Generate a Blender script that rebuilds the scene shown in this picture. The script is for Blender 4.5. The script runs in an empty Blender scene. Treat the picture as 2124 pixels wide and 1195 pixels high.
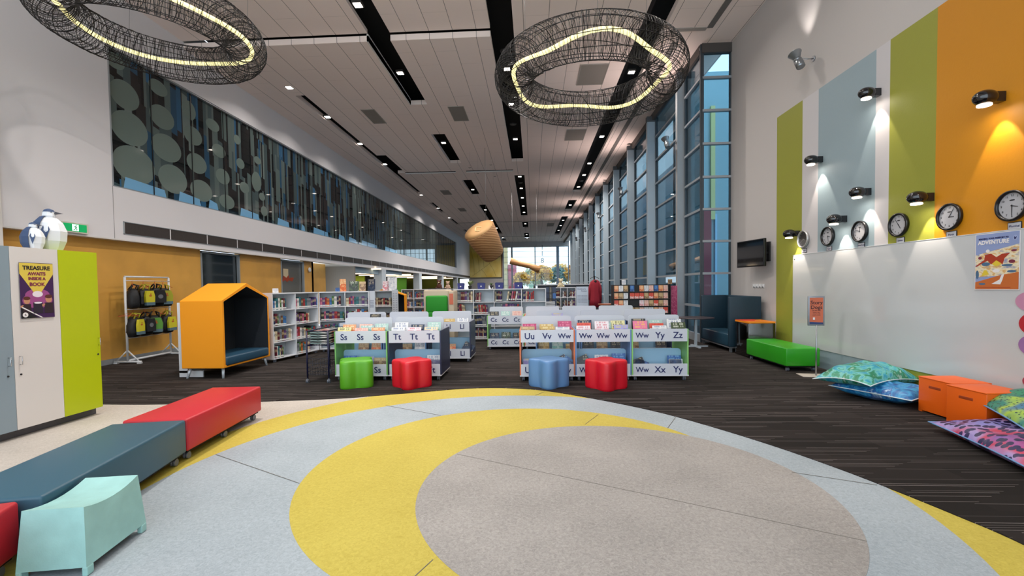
import bpy, math, random
from mathutils import Vector, Matrix
R_ = math.radians
PI = math.pi
random.seed(7)
C = bpy.context.scene.collection
sc = bpy.context.scene

# ---------------------------------------------------------------- camera
def make_camera():
    yaw, p, r = .05084, .03245, .013865
    fw = Vector((-math.sin(yaw)*math.cos(p), math.cos(yaw)*math.cos(p), -math.sin(p)))
    rt = Vector((math.cos(yaw), math.sin(yaw), 0)); dn = fw.cross(rt)
    rt2 = rt*math.cos(r)+dn*math.sin(r); dn2 = -rt*math.sin(r)+dn*math.cos(r)
    cd = bpy.data.cameras.new('camera'); cam = bpy.data.objects.new('camera', cd); C.objects.link(cam)
    m = Matrix((rt2, -dn2, -fw)).transposed().to_4x4(); m.translation = (0, 0, 1.6)
    cam.matrix_world = m
    cd.sensor_width = 36; cd.lens = 943.4/2124*36
    cd.shift_x = 4.5/2124; cd.shift_y = 27/2124
    cd.clip_start = .05; cd.clip_end = 500
    sc.camera = cam
make_camera()
# ---------------------------------------------------------------- world, light, exposure
sc.view_settings.view_transform = 'Standard'; sc.view_settings.look = 'None'
sc.view_settings.gamma = 1; sc.view_settings.use_curve_mapping = False
sc.view_settings.exposure = 0.3
w = bpy.data.worlds.new('sky'); sc.world = w; w.use_nodes = True
bg = w.node_tree.nodes['Background']; bg.inputs[0].default_value = (.78, .90, 1, 1); bg.inputs[1].default_value = 2.3
sc.cycles.max_bounces = 6; sc.cycles.diffuse_bounces = 3; sc.cycles.glossy_bounces = 3
sc.cycles.transmission_bounces = 3; sc.cycles.transparent_max_bounces = 10
sc.cycles.caustics_reflective = False; sc.cycles.caustics_refractive = False
sc.cycles.sample_clamp_indirect = 4; sc.cycles.use_denoising = True

DOWN = []          # downlights: (x, y, z) filled below and lit by their own builder
def area_light(loc, size, power, col=(1, .93, .86), rot=(0, 0, 0), shape='SQUARE', sy=None, name='lamp_light', spread=PI):
    l = bpy.data.lights.new(name, 'AREA'); l.energy = power; l.size = size; l.color = col; l.shape = shape
    if sy: l.size_y = sy
    l.spread = spread
    o = bpy.data.objects.new(name, l); o.location = loc; o.rotation_euler = rot; C.objects.link(o); return o
def spot_light(loc, target, power, ang, blend, col=(1, .9, .78), rad=.03, name='lamp_light'):
    l = bpy.data.lights.new(name, 'SPOT'); l.energy = power; l.spot_size = R_(ang); l.spot_blend = blend; l.color = col
    l.shadow_soft_size = rad
    o = bpy.data.objects.new(name, l); o.location = loc
    o.rotation_euler = (Vector(target)-Vector(loc)).to_track_quat('-Z', 'Y').to_euler(); C.objects.link(o); return o

# ---------------------------------------------------------------- helpers
def lin(c):
    if isinstance(c, str):
        c = tuple(int(c[i:i+2], 16)/255 for i in (0, 2, 4))
    return tuple((x/12.92 if x <= .04045 else ((x+.055)/1.055)**2.4) for x in c)+(1,)
MATS = {}
def mat(name, col='808080', rough=.6, metal=0, emit=0, spec=None, bump=0, bscale=40, var=0, vscale=3, coat=0, alpha=None):
    if name in MATS: return MATS[name]
    m = bpy.data.materials.new(name); m.use_nodes = True; nt = m.node_tree; b = nt.nodes['Principled BSDF']
    b.inputs['Base Color'].default_value = lin(col); b.inputs['Roughness'].default_value = rough
    b.inputs['Metallic'].default_value = metal
    if spec is not None: b.inputs['Specular IOR Level'].default_value = spec
    if coat: b.inputs['Coat Weight'].default_value = coat
    if emit:
        b.inputs['Emission Color'].default_value = lin(col); b.inputs['Emission Strength'].default_value = emit
    if bump or var:
        tc = nt.nodes.new('ShaderNodeTexCoord')
    if bump:
        n = nt.nodes.new('ShaderNodeTexNoise'); n.inputs['Scale'].default_value = bscale; n.inputs['Detail'].default_value = 3
        bp = nt.nodes.new('ShaderNodeBump'); bp.inputs['Strength'].default_value = bump; bp.inputs['Distance'].default_value = .02
        nt.links.new(tc.outputs['Object'], n.inputs['Vector']); nt.links.new(n.outputs['Fac'], bp.inputs['Height'])
        nt.links.new(bp.outputs['Normal'], b.inputs['Normal'])
    if var:
        n = nt.nodes.new('ShaderNodeTexNoise'); n.inputs['Scale'].default_value = vscale; n.inputs['Detail'].default_value = 4
        nt.links.new(tc.outputs['Object'], n.inputs['Vector'])
        h = nt.nodes.new('ShaderNodeHueSaturation'); h.inputs['Color'].default_value = lin(col)
        mr = nt.nodes.new('ShaderNodeMapRange'); mr.inputs['From Min'].default_value = .3; mr.inputs['From Max'].default_value = .7
        mr.inputs['To Min'].default_value = 1-var; mr.inputs['To Max'].default_value = 1+var
        nt.links.new(n.outputs['Fac'], mr.inputs['Value']); nt.links.new(mr.outputs['Result'], h.inputs['Value'])
        nt.links.new(h.outputs['Color'], b.inputs['Base Color'])
    MATS[name] = m; return m
class NT:
    """tiny node-tree writer"""
    def __init__(s, name):
        s.m = bpy.data.materials.new(name); s.m.use_nodes = True; s.t = s.m.node_tree
        s.b = s.t.nodes['Principled BSDF']; s.out = s.t.nodes['Material Output']; MATS[name] = s.m
    def n(s, typ, **kw):
        n = s.t.nodes.new('ShaderNode'+typ)
        for k, v in kw.items(): setattr(n, k, v)
        return n
    def l(s, a, b): s.t.links.new(a, b)
    def math(s, op, a, b=None):
        n = s.n('Math', operation=op)
        for i, v in enumerate((a, b)):
            if v is None: continue
            if isinstance(v, (int, float)): n.inputs[i].default_value = v
            else: s.l(v, n.inputs[i])
        return n.outputs[0]
    def ramp(s, fac, stops, interp='LINEAR'):
        n = s.n('ValToRGB'); cr = n.color_ramp; cr.interpolation = interp
        while len(cr.elements) < len(stops): cr.elements.new(.5)
        for e, (p, c) in zip(cr.elements, stops): e.position = p; e.color = lin(c)
        s.l(fac, n.inputs[0]); return n.outputs[0]
    def mix(s, fac, a, b):
        n = s.n('Mix', data_type='RGBA')
        for sock, v in ((n.inputs[0], fac), (n.inputs[6], a), (n.inputs[7], b)):
            if isinstance(v, (int, float)): sock.default_value = v
            elif isinstance(v, str): sock.default_value = lin(v)
            else: s.l(v, sock)
        return n.outputs[2]

class MB:
    def __init__(s): s.v = []; s.f = []; s.sm = []
    def add(s, vs, fs, smooth=False, M=None):
        o = len(s.v)
        s.v += [tuple(M @ Vector(v)) if M is not None else tuple(v) for v in vs]
        s.f += [tuple(i+o for i in f) for f in fs]; s.sm += [smooth]*len(fs); return s
    def box(s, x0, y0, z0, x1, y1, z1, M=None, bev=0):
        if bev > 0:
            return s.rbox(x0, y0, z0, x1, y1, z1, bev, M)
        vs = [(x0,y0,z0),(x1,y0,z0),(x1,y1,z0),(x0,y1,z0),(x0,y0,z1),(x1,y0,z1),(x1,y1,z1),(x0,y1,z1)]
        return s.add(vs, [(0,3,2,1),(4,5,6,7),(0,1,5,4),(1,2,6,5),(2,3,7,6),(3,0,4,7)], False, M)
    def rbox(s, x0, y0, z0, x1, y1, z1, b, M=None, seg=3):
        b = min(b, abs(x1-x0)/2.01, abs(y1-y0)/2.01, abs(z1-z0)/2.01)
        def loop(ins, z):
            pts = []
            for cx, cy, a0 in ((x1-b, y1-b, 0), (x0+b, y1-b, 90), (x0+b, y0+b, 180), (x1-b, y0+b, 270)):
                for k in range(seg+1):
                    a = R_(a0+90*k/seg); pts.append((cx+(b-ins)*math.cos(a), cy+(b-ins)*math.sin(a), z))
            return pts
        loops = []
        for k in range(seg+1):
            a = PI/2*k/seg; loops.append(loop(b*(1-math.sin(a)), z0+b*(1-math.cos(a))))
        for k in range(seg, -1, -1):
            a = PI/2*k/seg; loops.append(loop(b*(1-math.sin(a)), z1-b*(1-math.cos(a))))
        n = len(loops[0]); vs = [p for L in loops for p in L]; fs = []
        for i in range(len(loops)-1):
            for j in range(n):
                fs.append((i*n+j, i*n+(j+1) % n, (i+1)*n+(j+1) % n, (i+1)*n+j))
        fs.append(tuple(range(n-1, -1, -1))); fs.append(tuple((len(loops)-1)*n+j for j in range(n)))
        return s.add(vs, fs, True, M)
    def prism(s, pts, a0, a1, axis='z', M=None, smooth=False):
        n = len(pts)
        def p3(p, a): return {'z': (p[0], p[1], a), 'y': (p[0], a, p[1]), 'x': (a, p[0], p[1])}[axis]
        vs = [p3(p, a0) for p in pts]+[p3(p, a1) for p in pts]
        fs = [tuple(range(n-1, -1, -1)), tuple(range(n, 2*n))]+[(i, (i+1) % n, n+(i+1) % n, n+i) for i in range(n)]
        if axis == 'y': fs = [f[::-1] for f in fs]
        o = len(s.f); s.add(vs, fs, smooth, M)
        s.sm[o] = s.sm[o+1] = False; return s
    def lathe(s, prof, n=24, M=None, smooth=True, rf=None):
        vs = []; fs = []
        for (r, z) in prof:
            for k in range(n):
                a = 2*PI*k/n; rr = r*(rf(a) if rf else 1)
                vs.append((rr*math.cos(a), rr*math.sin(a), z))
        for i in range(len(prof)-1):
            for k in range(n): fs.append((i*n+k, i*n+(k+1) % n, (i+1)*n+(k+1) % n, (i+1)*n+k))
        o = len(s.f); s.add(vs, fs, smooth, M)
        m = len(s.v)-len(vs)
        s.f += [tuple(m+k for k in range(n-1, -1, -1)), tuple(m+(len(prof)-1)*n+k for k in range(n))]; s.sm += [False, False]
        return s
    def tube(s, pts, r, n=8, closed=False, M=None, smooth=True):
        pts = [Vector(p) for p in pts]; L = len(pts); vs = []; fs = []; prev = None
        for i, p in enumerate(pts):
            a = pts[(i-1) % L] if (closed or i > 0) else p; b = pts[(i+1) % L] if (closed or i < L-1) else p
            t = (b-a).normalized()
            if prev is None:
                u = t.cross(Vector((0, 0, 1)))
                if u.length < .1: u = t.cross(Vector((1, 0, 0)))
            else: u = prev-t*prev.dot(t)
            u.normalize(); prev = u; v = t.cross(u)
            rr = r[i] if isinstance(r, (list, tuple)) else r
            for k in range(n):
                an = 2*PI*k/n; vs.append(p+u*rr*math.cos(an)+v*rr*math.sin(an))
        for i in range(L if closed else L-1):
            j = (i+1) % L
            for k in range(n): fs.append((i*n+k, j*n+k, j*n+(k+1) % n, i*n+(k+1) % n))
        if not closed: fs += [tuple(range(n)), tuple((L-1)*n+k for k in range(n-1, -1, -1))]
        return s.add([tuple(v) for v in vs], fs, smooth, M)
    def ball(s, c, r, n=16, m=10, M=None):
        if not isinstance(r, (tuple, list)): r = (r, r, r)
        vs = []; fs = []
        for i in range(m+1):
            a = PI*i/m
            for k in range(n):
                b = 2*PI*k/n
                vs.append((c[0]+r[0]*math.sin(a)*math.cos(b), c[1]+r[1]*math.sin(a)*math.sin(b), c[2]-r[2]*math.cos(a)))
        for i in range(m):
            for k in range(n): fs.append((i*n+k, i*n+(k+1) % n, (i+1)*n+(k+1) % n, (i+1)*n+k))
        return s.add(vs, fs, True, M)
    def build(s, name, m, parent=None, loc=None, rot=None):
        me = bpy.data.meshes.new(name); me.from_pydata([tuple(v) for v in s.v], [], s.f); me.update()
        for p, sm in zip(me.polygons, s.sm): p.use_smooth = sm
        me.materials.append(m)
        o = bpy.data.objects.new(name, me); C.objects.link(o)
        if parent: o.parent = parent
        if loc: o.location = loc
        if rot: o.rotation_euler = rot
        return o
def thing(name, label, cat, loc=(0, 0, 0), rotz=0, group=None, rot=None):
    o = bpy.data.objects.new(name, None); o.empty_display_size = .1; C.objects.link(o); o.location = loc
    o.rotation_euler = rot if rot else (0, 0, rotz)
    o['label'] = label; o['category'] = cat
    if group: o['group'] = group
    return o
def tag(o, label, cat, group=None):
    o['label'] = label; o['category'] = cat
    if group: o['group'] = group
    return o
def struct(mb, name, m, parent=None):
    o = mb.build(name, m, parent)
    if not parent: o['kind'] = 'structure'
    return o
def dup(root, loc=None, rotz=None, label=None, group=None, scale=None):
    r = root.copy(); C.objects.link(r)
    if loc is not None: r.location = loc
    if rotz is not None: r.rotation_euler = (0, 0, rotz)
    if scale is not None: r.scale = scale
    if label: r['label'] = label
    if group: r['group'] = group
    for ch in list(root.children):
        c = ch.copy(); C.objects.link(c); c.parent = r
        for g in ch.children:
            d = g.copy(); C.objects.link(d); d.parent = c
    return r
TXT = {}
def text(s, size, m, parent, loc, rot=(PI/2, 0, 0), name='lettering', align='CENTER', ext=.0008, sx=1, bold=0):
    key = (s, size, align, ext, m.name, bold)
    if key not in TXT:
        cu = bpy.data.curves.new('lettering', 'FONT'); cu.body = s; cu.size = size; cu.align_x = align; cu.align_y = 'CENTER'
        cu.extrude = ext; cu.resolution_u = 3; cu.offset = bold
        t = bpy.data.objects.new('lettering_source', cu)
        me = bpy.data.meshes.new_from_object(t); bpy.data.objects.remove(t); bpy.data.curves.remove(cu)
        me.materials.clear(); me.materials.append(m); TXT[key] = me
    o = bpy.data.objects.new(name, TXT[key]); C.objects.link(o); o.parent = parent; o.location = loc; o.rotation_euler = rot
    if sx != 1: o.scale = (sx, 1, 1)
    return o
def disc(mb, cx, cz, rx, rz, y, n=20, t=.0006):
    mb.prism([(cx+rx*math.cos(2*PI*k/n), cz+rz*math.sin(2*PI*k/n)) for k in range(n)], y, y+t, 'y')
def rect(mb, x0, z0, x1, z1, y, t=.0006): mb.box(x0, y, z0, x1, y+t, z1)
def RZ(a): return Matrix.Rotation(a, 4, 'Z')
def TR(*v): return Matrix.Translation(v)

# ---------------------------------------------------------------- materials
WHITE = mat('white_paint', 'DEDBD8', .7)
WALLW = mat('wall_paint', 'C2BDBA', .75, bump=.05, bscale=60)
PANW = mat('white_laminate', 'DADCE0', .35)
BLACK = mat('black_void', '0A0A0C', .9)
CHROME = mat('chrome', 'C8CACC', .2, 1)
STEEL = mat('satin_aluminium', 'A9ADB2', .35, .8)
RUBBER = mat('dark_rubber', '26272B', .6)
NAVY = mat('navy_print', '16205C', .6)

def mk_carpet():
    k = NT('dark_plank_carpet'); tc = k.n('TexCoord'); sp = k.n('SeparateXYZ'); k.l(tc.outputs['Object'], sp.inputs[0])
    x, y = sp.outputs[0], sp.outputs[1]
    row = k.math('FLOOR', k.math('MULTIPLY', y, 4.0))
    off = k.math('FRACT', k.math('MULTIPLY', row, .37))
    col = k.math('FLOOR', k.math('ADD', x, off))
    cell = k.n('CombineXYZ'); k.l(row, cell.inputs[0]); k.l(col, cell.inputs[1])
    wn = k.n('TexWhiteNoise', noise_dimensions='2D'); k.l(cell.outputs[0], wn.inputs[0])
    base = k.ramp(wn.outputs[0], [(0, '262321'), (.5, '2B2725'), (1, '332E2C')])
    sub = k.math('MULTIPLY', y, 34.0); srow = k.math('FLOOR', sub); sfr = k.math('FRACT', sub)
    c2 = k.n('CombineXYZ'); k.l(srow, c2.inputs[0]); k.l(k.math('FLOOR', k.math('MULTIPLY', k.math('ADD', x, k.math('MULTIPLY', srow, .61)), 1.5)), c2.inputs[1])
    wn2 = k.n('TexWhiteNoise', noise_dimensions='2D'); k.l(c2.outputs[0], wn2.inputs[0])
    on = k.math('GREATER_THAN', wn2.outputs[0], .66)
    thin = k.math('LESS_THAN', sfr, .17)
    line = k.math('MULTIPLY', on, thin)
    sh = k.ramp(wn2.outputs[1] if False else wn2.outputs[0], [(.66, '4A4543'), (1, '857D7A')])
    c = k.mix(line, base, sh); k.l(c, k.b.inputs['Base Color']); k.b.inputs['Roughness'].default_value = .95
    k.b.inputs['Specular IOR Level'].default_value = .1
    return k.m
CARPET = mk_carpet()
def mk_marmo(name, c0, c1, sc_=45):
    k = NT(name); tc = k.n('TexCoord'); n = k.n('TexNoise'); n.inputs['Scale'].default_value = sc_; n.inputs['Detail'].default_value = 6
    n.inputs['Roughness'].default_value = .75
    n.inputs['Distortion'].default_value = 1.0
    n2 = k.n('TexNoise'); n2.inputs['Scale'].default_value = 1.3; n2.inputs['Detail'].default_value = 2
    k.l(tc.outputs['Object'], n.inputs[0]); k.l(tc.outputs['Object'], n2.inputs[0])
    f = k.math('ADD', k.math('MULTIPLY', n.outputs[0], .75), k.math('MULTIPLY', n2.outputs[0], .25))
    c = k.ramp(f, [(.38, c0), (.62, c1)]); k.l(c, k.b.inputs['Base Color'])
    k.b.inputs['Roughness'].default_value = .6; k.b.inputs['Specular IOR Level'].default_value = .3
    return k.m
M_BEIGE = mk_marmo('beige_lino', 'A9A198', 'C6BEB5'); M_YEL = mk_marmo('yellow_lino', 'B4A13E', 'CAB954', 38)
M_BLUE = mk_marmo('blue_grey_lino', '929CA2', 'AEB8BE'); M_GREY = mk_marmo('grey_lino', '8A8682', 'AEA9A4', 48)
def mk_ceiling():
    k = NT('ceiling_tile'); tc = k.n('TexCoord'); sp = k.n('SeparateXYZ'); k.l(tc.outputs['Object'], sp.inputs[0])
    x = k.math('ADD', sp.outputs[0], 100.0-.02); y = k.math('ADD', sp.outputs[1], 100.0)
    u = k.math('DIVIDE', x, .605); fu = k.math('FRACT', u); cu = k.math('FLOOR', u)
    v = k.math('ADD', k.math('DIVIDE', y, 1.45), k.math('MULTIPLY', cu, .5)); fv = k.math('FRACT', v)
    a = k.math('LESS_THAN', fu, .022); b = k.math('LESS_THAN', fv, .006)
    g = k.math('MAXIMUM', a, k.math('MULTIPLY', b, .35))
    c = k.mix(g, 'FAEAE2', '8A807A'); k.l(c, k.b.inputs['Base Color']); k.b.inputs['Roughness'].default_value = .9
    return k.m
CEIL = mk_ceiling()
ORANGEWALL = mat('orange_wood_panel', 'D9A24A', .5, var=.12, vscale=1.2)
def mk_glass(name, tint='C9DDE6', refl=.12):
    k = NT(name); t = k.n('BsdfTransparent'); t.inputs[0].default_value = lin(tint)
    g = k.n('BsdfGlossy'); g.inputs['Roughness'].default_value = .02
    fr = k.n('LayerWeight'); fr.inputs[0].default_value = .25
    f = k.math('ADD', k.math('MULTIPLY', fr.outputs[0], .75), refl*.4)
    m = k.n('MixShader'); k.l(f, m.inputs[0]); k.l(t.outputs[0], m.inputs[1]); k.l(g.outputs[0], m.inputs[2]); k.l(m.outputs[0], k.out.inputs[0])
    return k.m
GLASS = mk_glass('clear_glazing')
FRAME = mat('grey_window_frame', 'A6ACB2', .4, .4)
BLADE = mat('blue_grey_fin', 'AAB7C0', .45, .3)
# ---------------------------------------------------------------- floor
def arc(c, n=96): return [(c[0]+c[2]*math.cos(2*PI*k/n), c[1]+c[2]*math.sin(2*PI*k/n)) for k in range(n)]
def smooth_curve(P, k=6):
    out = []
    for i in range(len(P)-1):
        p0 = P[max(i-1, 0)]; p1 = P[i]; p2 = P[i+1]; p3 = P[min(i+2, len(P)-1)]
        for j in range(k):
            t = j/k
            out.append(tuple(.5*((2*p1[a])+(-p0[a]+p2[a])*t+(2*p0[a]-5*p1[a]+4*p2[a]-p3[a])*t*t+(-p0[a]+3*p1[a]-3*p2[a]+p3[a])*t**3) for a in (0, 1)))
    out.append(tuple(P[-1])); return out
EDGE = [(-9.3, 6.35), (-7.6, 6.22), (-6.161, 6.13), (-5.206, 6.13), (-3.903, 6.272), (-2.86, 6.437), (-2.2, 6.66), (-1.621, 6.87), (-1.2, 7.03), (-.8, 7.1), (-.431, 7.09), (.098, 6.94), (.641, 6.565), (1.225, 6.06), (1.65, 5.6), (2.037, 5.04), (2.364, 4.477), (2.6, 3.964), (2.731, 3.6), (2.854, 3.201), (2.94, 2.8), (2.96, 1.9), (2.8, .6), (2.4, -1)]
struct(MB().prism([(-9.3, -4), (5.33, -4), (5.33, 9), (-9.3, 9)], -.06, -.004), 'floor', M_BEIGE)
YC = (-.17, 4.02, 3.4)
for i, (cc, m) in enumerate(((YC, M_YEL), ((-.22448, 3.6632, 2.95072), M_BLUE), ((-.07872, 4.00192, 1.89888), M_YEL), ((.65024, 3.59472, 1.56896), M_GREY))):
    struct(MB().prism(arc(cc, 128), -.004+.001*i, -.003+.001*i), 'floor', m)
# yellow sliver along the carpet on the right
E2 = smooth_curve(EDGE)
struct(MB().prism(E2+[(5.33, -1), (5.33, 66), (-9.3, 66)], -.003, .004), 'floor', CARPET)
SEAM = mat('floor_weld', '6E6A62', .6)
sm = MB()
for a, b in (((-3.109, 4.235), (-1.943, 3.607)), ((-.746, 4.276), (2.035, 2.857)), ((2.161, 3.9), (2.68, 3.66)), ((.789, 5.62), (.585, 5.226)), ((1.69, 5.5), (1.479, 5.09)), ((-2.023, 6.058), (-1.162, 5.574)), ((-.72, 2.33), (-.606, 2.596)), ((.16, 6.85), (.02, 6.62))):
    d = Vector((b[0]-a[0], b[1]-a[1])).normalized(); nrm = Vector((-d.y, d.x))*.0025
    sm.prism([(a[0]+nrm.x, a[1]+nrm.y), (a[0]-nrm.x, a[1]-nrm.y), (b[0]-nrm.x, b[1]-nrm.y), (b[0]+nrm.x, b[1]+nrm.y)], 0, .0016)
struct(sm, 'trim_1', SEAM)
# ---------------------------------------------------------------- ceiling
ZC = 7.96
SLOTS = [(-7.72, -7.40, [(14.8, 30.8), (34.1, 38.9), (42.4, 46.7), (50.5, 56)]),
         (-7.40, -6.96, [(21.7, 25.1)]),
         (-4.16, -3.58, [(11.75, 15.85), (18.95, 23.4), (27.15, 32), (35.4, 55.4), (58.7, 64)]),
         (-1.0, -.40, [(11.75, 23.4), (26.3, 42), (45.3, 50.3), (54.9, 62)]),
         (2.74, 3.36, [(-3, 31.4), (34.3, 39.1), (42.3, 57.3)])]
def ceiling_strip(x0, x1, holes, ya, yb, z, th=.15):
    mb = MB(); y = ya
    for h0, h1 in list(holes)+[(yb, yb)]:
        h0 = max(h0, ya); h1 = min(max(h1, h0), yb)
        if h0 > y: mb.box(x0, y, z, x1, h0, z+th)
        y = max(y, h1)
    return mb
def ceiling_zone(cols, ya, yb, z, xa, xb, th=.15):
    xs = xa
    for (s0, s1, holes) in cols:
        if s0 > xs: struct(ceiling_strip(xs, s0, [], ya, yb, z, th), 'ceiling', CEIL)
        struct(ceiling_strip(s0, s1, holes, ya, yb, z, th), 'ceiling', CEIL); xs = s1
    if xb > xs: struct(ceiling_strip(xs, xb, [], ya, yb, z, th), 'ceiling', CEIL)
ceiling_zone(SLOTS[:4], 11.75, 66, ZC, -9.1, -.40)
ceiling_zone([SLOTS[4]], 11.75, 66, ZC, -.40, 5.33)
ceiling_zone([(-4.16, -3.58, [(-3, 11.75)]), (-1.0, -.4, [(-3, 11.75)])], -3, 11.70, 8.14, -9.1, -.40, .1)
ceiling_zone([(2.74, 3.36, [(-3, 11.75)])], -3, 11.75, ZC, -.40, 5.33)
struct(MB().box(-9.1, -3, 8.62, 5.4, 66, 8.7), 'ceiling', BLACK)
dk = MB()
for x0, x1, y in ((-6.96, -4.16, 25.1), (-3.58, -1.0, 25.1), (-7.4, -1.0, 45.1), (-.4, 2.74, 45.1), (-7.4, -1.0, 58.5), (-.4, 2.74, 58.5)):
    dk.box(x0, y-.10, ZC-.012, x1, y, ZC)
struct(dk, 'trim_2', BLACK)
lip = MB()
for x0, x1, y in ((-6.96, -4.16, 25.1), (-3.58, -1.0, 25.1)): lip.box(x0, y, ZC-.07, x1, y+.05, ZC)
lip.box(-4.20, 11.75, ZC-.01, -4.16, 15.85, ZC+.2)
struct(lip, 'trim_3', WHITE)
GRILL = mat('grey_grille', '8F8982', .8)
def ceil_vent(x0, x1, y0, y1, where):
    t = thing('ceiling_vent', 'grey square return air grille in the ceiling, '+where, 'vent', ((x0+x1)/2, (y0+y1)/2, ZC), 0, 'ceiling air grilles')
    hx, hy = (x1-x0)/2, (y1-y0)/2
    MB().box(-hx+.02, -hy+.02, -.014, hx-.02, hy-.02, -.004).build('grille', GRILL, t)
    f = MB(); f.box(-hx, -hy, -.02, hx, -hy+.02, -.001); f.box(-hx, hy-.02, -.02, hx, hy, -.001); f.box(-hx, -hy+.02, -.02, -hx+.02, hy-.02, -.001); f.box(hx-.02, -hy+.02, -.02, hx, hy-.02, -.001)
    f.build('frame', mat('vent_frame', 'A8A29B', .7), t)
for a in ((-6.05, -5.55, 16.1, 17.5, 'nearest one on the left side'), (-2.92, -2.36, 16.1, 17.5, 'between the two left light slots'), (1.46, 2.28, 13.4, 14.75, 'seen through the right ring lamp'),
          (1.46, 2.28, 18.85, 20.25, 'just below the right ring lamp'), (-6.03, -5.45, 29.8, 31.2, 'second on the left side'), (-6, -5.45, 36.7, 38.2, 'third on the left side'),
          (1.55, 2.28, 46.6, 49, 'far right before the end window')): ceil_vent(*a)
# linear diffuser along the right
LD = mat('linear_slot_grille', '6F6A66', .7)
t = thing('linear_diffuser', 'long grey linear air slot running along the right edge of the ceiling', 'vent', (4.4, 11, ZC))
MB().box(0, -12, -.02, .14, .75, -.001).build('slot_panel', LD, t)
MB().box(-.85, .72, -.02, .0, .86, -.001).build('slot_panel', mat('pale_slot_grille', 'A39C96', .7), t)
MB().box(-.66, 1.4, -.02, -.50, 50, -.001).build('slot_panel', LD, t)
# downlights
LAMP = mat('lamp_face', 'FFF3E6', .5, emit=14)
def downlight(x, y, z, where, s=.16, power=70, proto=[None], col=(1, .93, .87)):
    lab = 'square white recessed downlight, '+where
    if proto[0] is None:
        t = thing('ceiling_light', lab, 'ceiling light', (x, y, z), 0, 'ceiling downlights')
        MB().box(-.11, -.11, -.006, .11, .11, .05).build('housing', mat('lamp_housing', '3A3735', .5), t)
        MB().box(-.085, -.085, -.012, .085, .085, -.006).build('lamp_face', LAMP, t); proto[0] = t
    else:
        t = dup(proto[0], (x, y, z), 0, lab)
    area_light((x, y, z-.03), .2, power, col, shape='DISK', spread=R_(140))
ORD = ['first', 'second', 'third', 'fourth', 'fifth', 'sixth', 'seventh', 'eighth', 'ninth', 'tenth', 'eleventh', 'twelfth', 'thirteenth', 'fourteenth', 'fifteenth', 'sixteenth']
for nm_, xs, ys, zz, pw in (('second slot from left, whose last one is added', -3.87, (5.5, 10.3, 13.6, 20.2, 30, 38, 44, 50, 60), 8.0, 55),  # last one added to brighten the far end
                        ('middle slot, whose last two are added', -.68, (6, 10, 13.6, 16.2, 20, 26.8, 30, 33.2, 36.6, 39.7, 47, 57, 61), 8.0, 55),  # last two added to light the yellow panel on the end wall
                        ('right slot', 3.05, (7, 10.3, 14.1, 20, 24.3, 26.8, 30, 33.8, 36.6, 45, 49, 53), 8.0, 55),
                        ('left edge slot', -7.56, (16.8, 20, 23.4, 36.7, 48.6), 8.0, 22),
                        ('left edge between slots', -7.6, (14.2, 31.2, 41.7), 7.965, 22)):
    for i, y in enumerate(ys):
        downlight(xs, y, zz, '%s from the camera in the %s' % (ORD[i], nm_), power=pw*(3.2 if y > 25 else 3.0 if (xs < -3 and y < 8) else .5 if (xs > 2 and y < 12) else 1.25))
# small fittings: speakers / sprinklers
for i, (x, y) in enumerate(((-.68, 12.6), (-.7, 18.2), (-.68, 28.4), (3.05, 17.2), (3.05, 28.3))):
    t = tag(MB().lathe([(.10, -.02), (.13, 0), (.13, .03)], 16).build('ceiling_speaker', mat('black_plastic', '141416', .4)), 'round black ceiling speaker, %s of those in the dark slots' % ORD[i], 'speaker', 'ceiling speakers'); t.location = (x, y, 8.0)
# ---------------------------------------------------------------- right wall
XR = 5.33
struct(MB().box(XR, -4, 0, XR+.3, 12.55, 8.6), 'wall_right', WALLW)
GREENP = mat('olive_green_panel', '949636', .55, bump=.05); BLUEP = mat('pale_blue_panel', '93A6AE', .55, bump=.05); WHP = mat('white_panel', 'C9C6C8', .55)
ORP = mat('orange_panel', 'CB8608', .55, bump=.05)
PT = 5.16
for y0, y1, m, zb in ((9.30, 10.235, GREENP, 0), (8.80, 9.30, WHP, .0), (7.385, 8.80, BLUEP, 0), (7.11, 7.385, WHP, 0), (6.325, 7.11, GREENP, 0), (-4, 6.325, ORP, 0)):
    struct(MB().box(XR-.012, y0, zb, XR, y1, PT), 'wall_right', m)
# whiteboard
t = thing('whiteboard', 'long glossy white glass writing wall on the right', 'whiteboard', (XR-.012, 9.575, .345))
WB = mat('whiteboard_glass', 'C6C9CB', .12, coat=.3)
MB().box(-.014, -13, 0, 0, 0, 1.80).build('board', WB, t)
MB().box(-.018, -13, 1.80, 0, 0, 1.808).build('edge_strip', mat('board_edge', 'D5D8DA', .3), t)
mb = MB(); mb.tube([(-.014, -.06, 1.72), (-.02, -.06, 1.72)], .012, 10); mb.build('fixing', CHROME, t)
struct(MB().box(XR-.03, -4, 0, XR-.012, 8.3, .09), 'baseboard_right', mat('baseboard_grey', '8A8F92', .5))
struct(MB().box(XR-.02, 10.24, 0, XR, 12.5, .09), 'baseboard_right', mat('baseboard_grey'))
# power outlets
t = thing('power_outlets', 'row of four white wall outlets below the television', 'power outlet', (XR, 11.03, 1.54), -PI/2)
for k in range(4):
    MB().box(-.27+k*.14, -.012, -.05, -.16+k*.14, 0, .03).build('outlet_plate', mat('white_plastic', 'ECECEC', .4), t)
    MB().box(-.24+k*.14, -.016, -.055, -.19+k*.14, -.012, -.025).build('socket', mat('grey_plastic', '6C6E70', .5), t)
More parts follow.
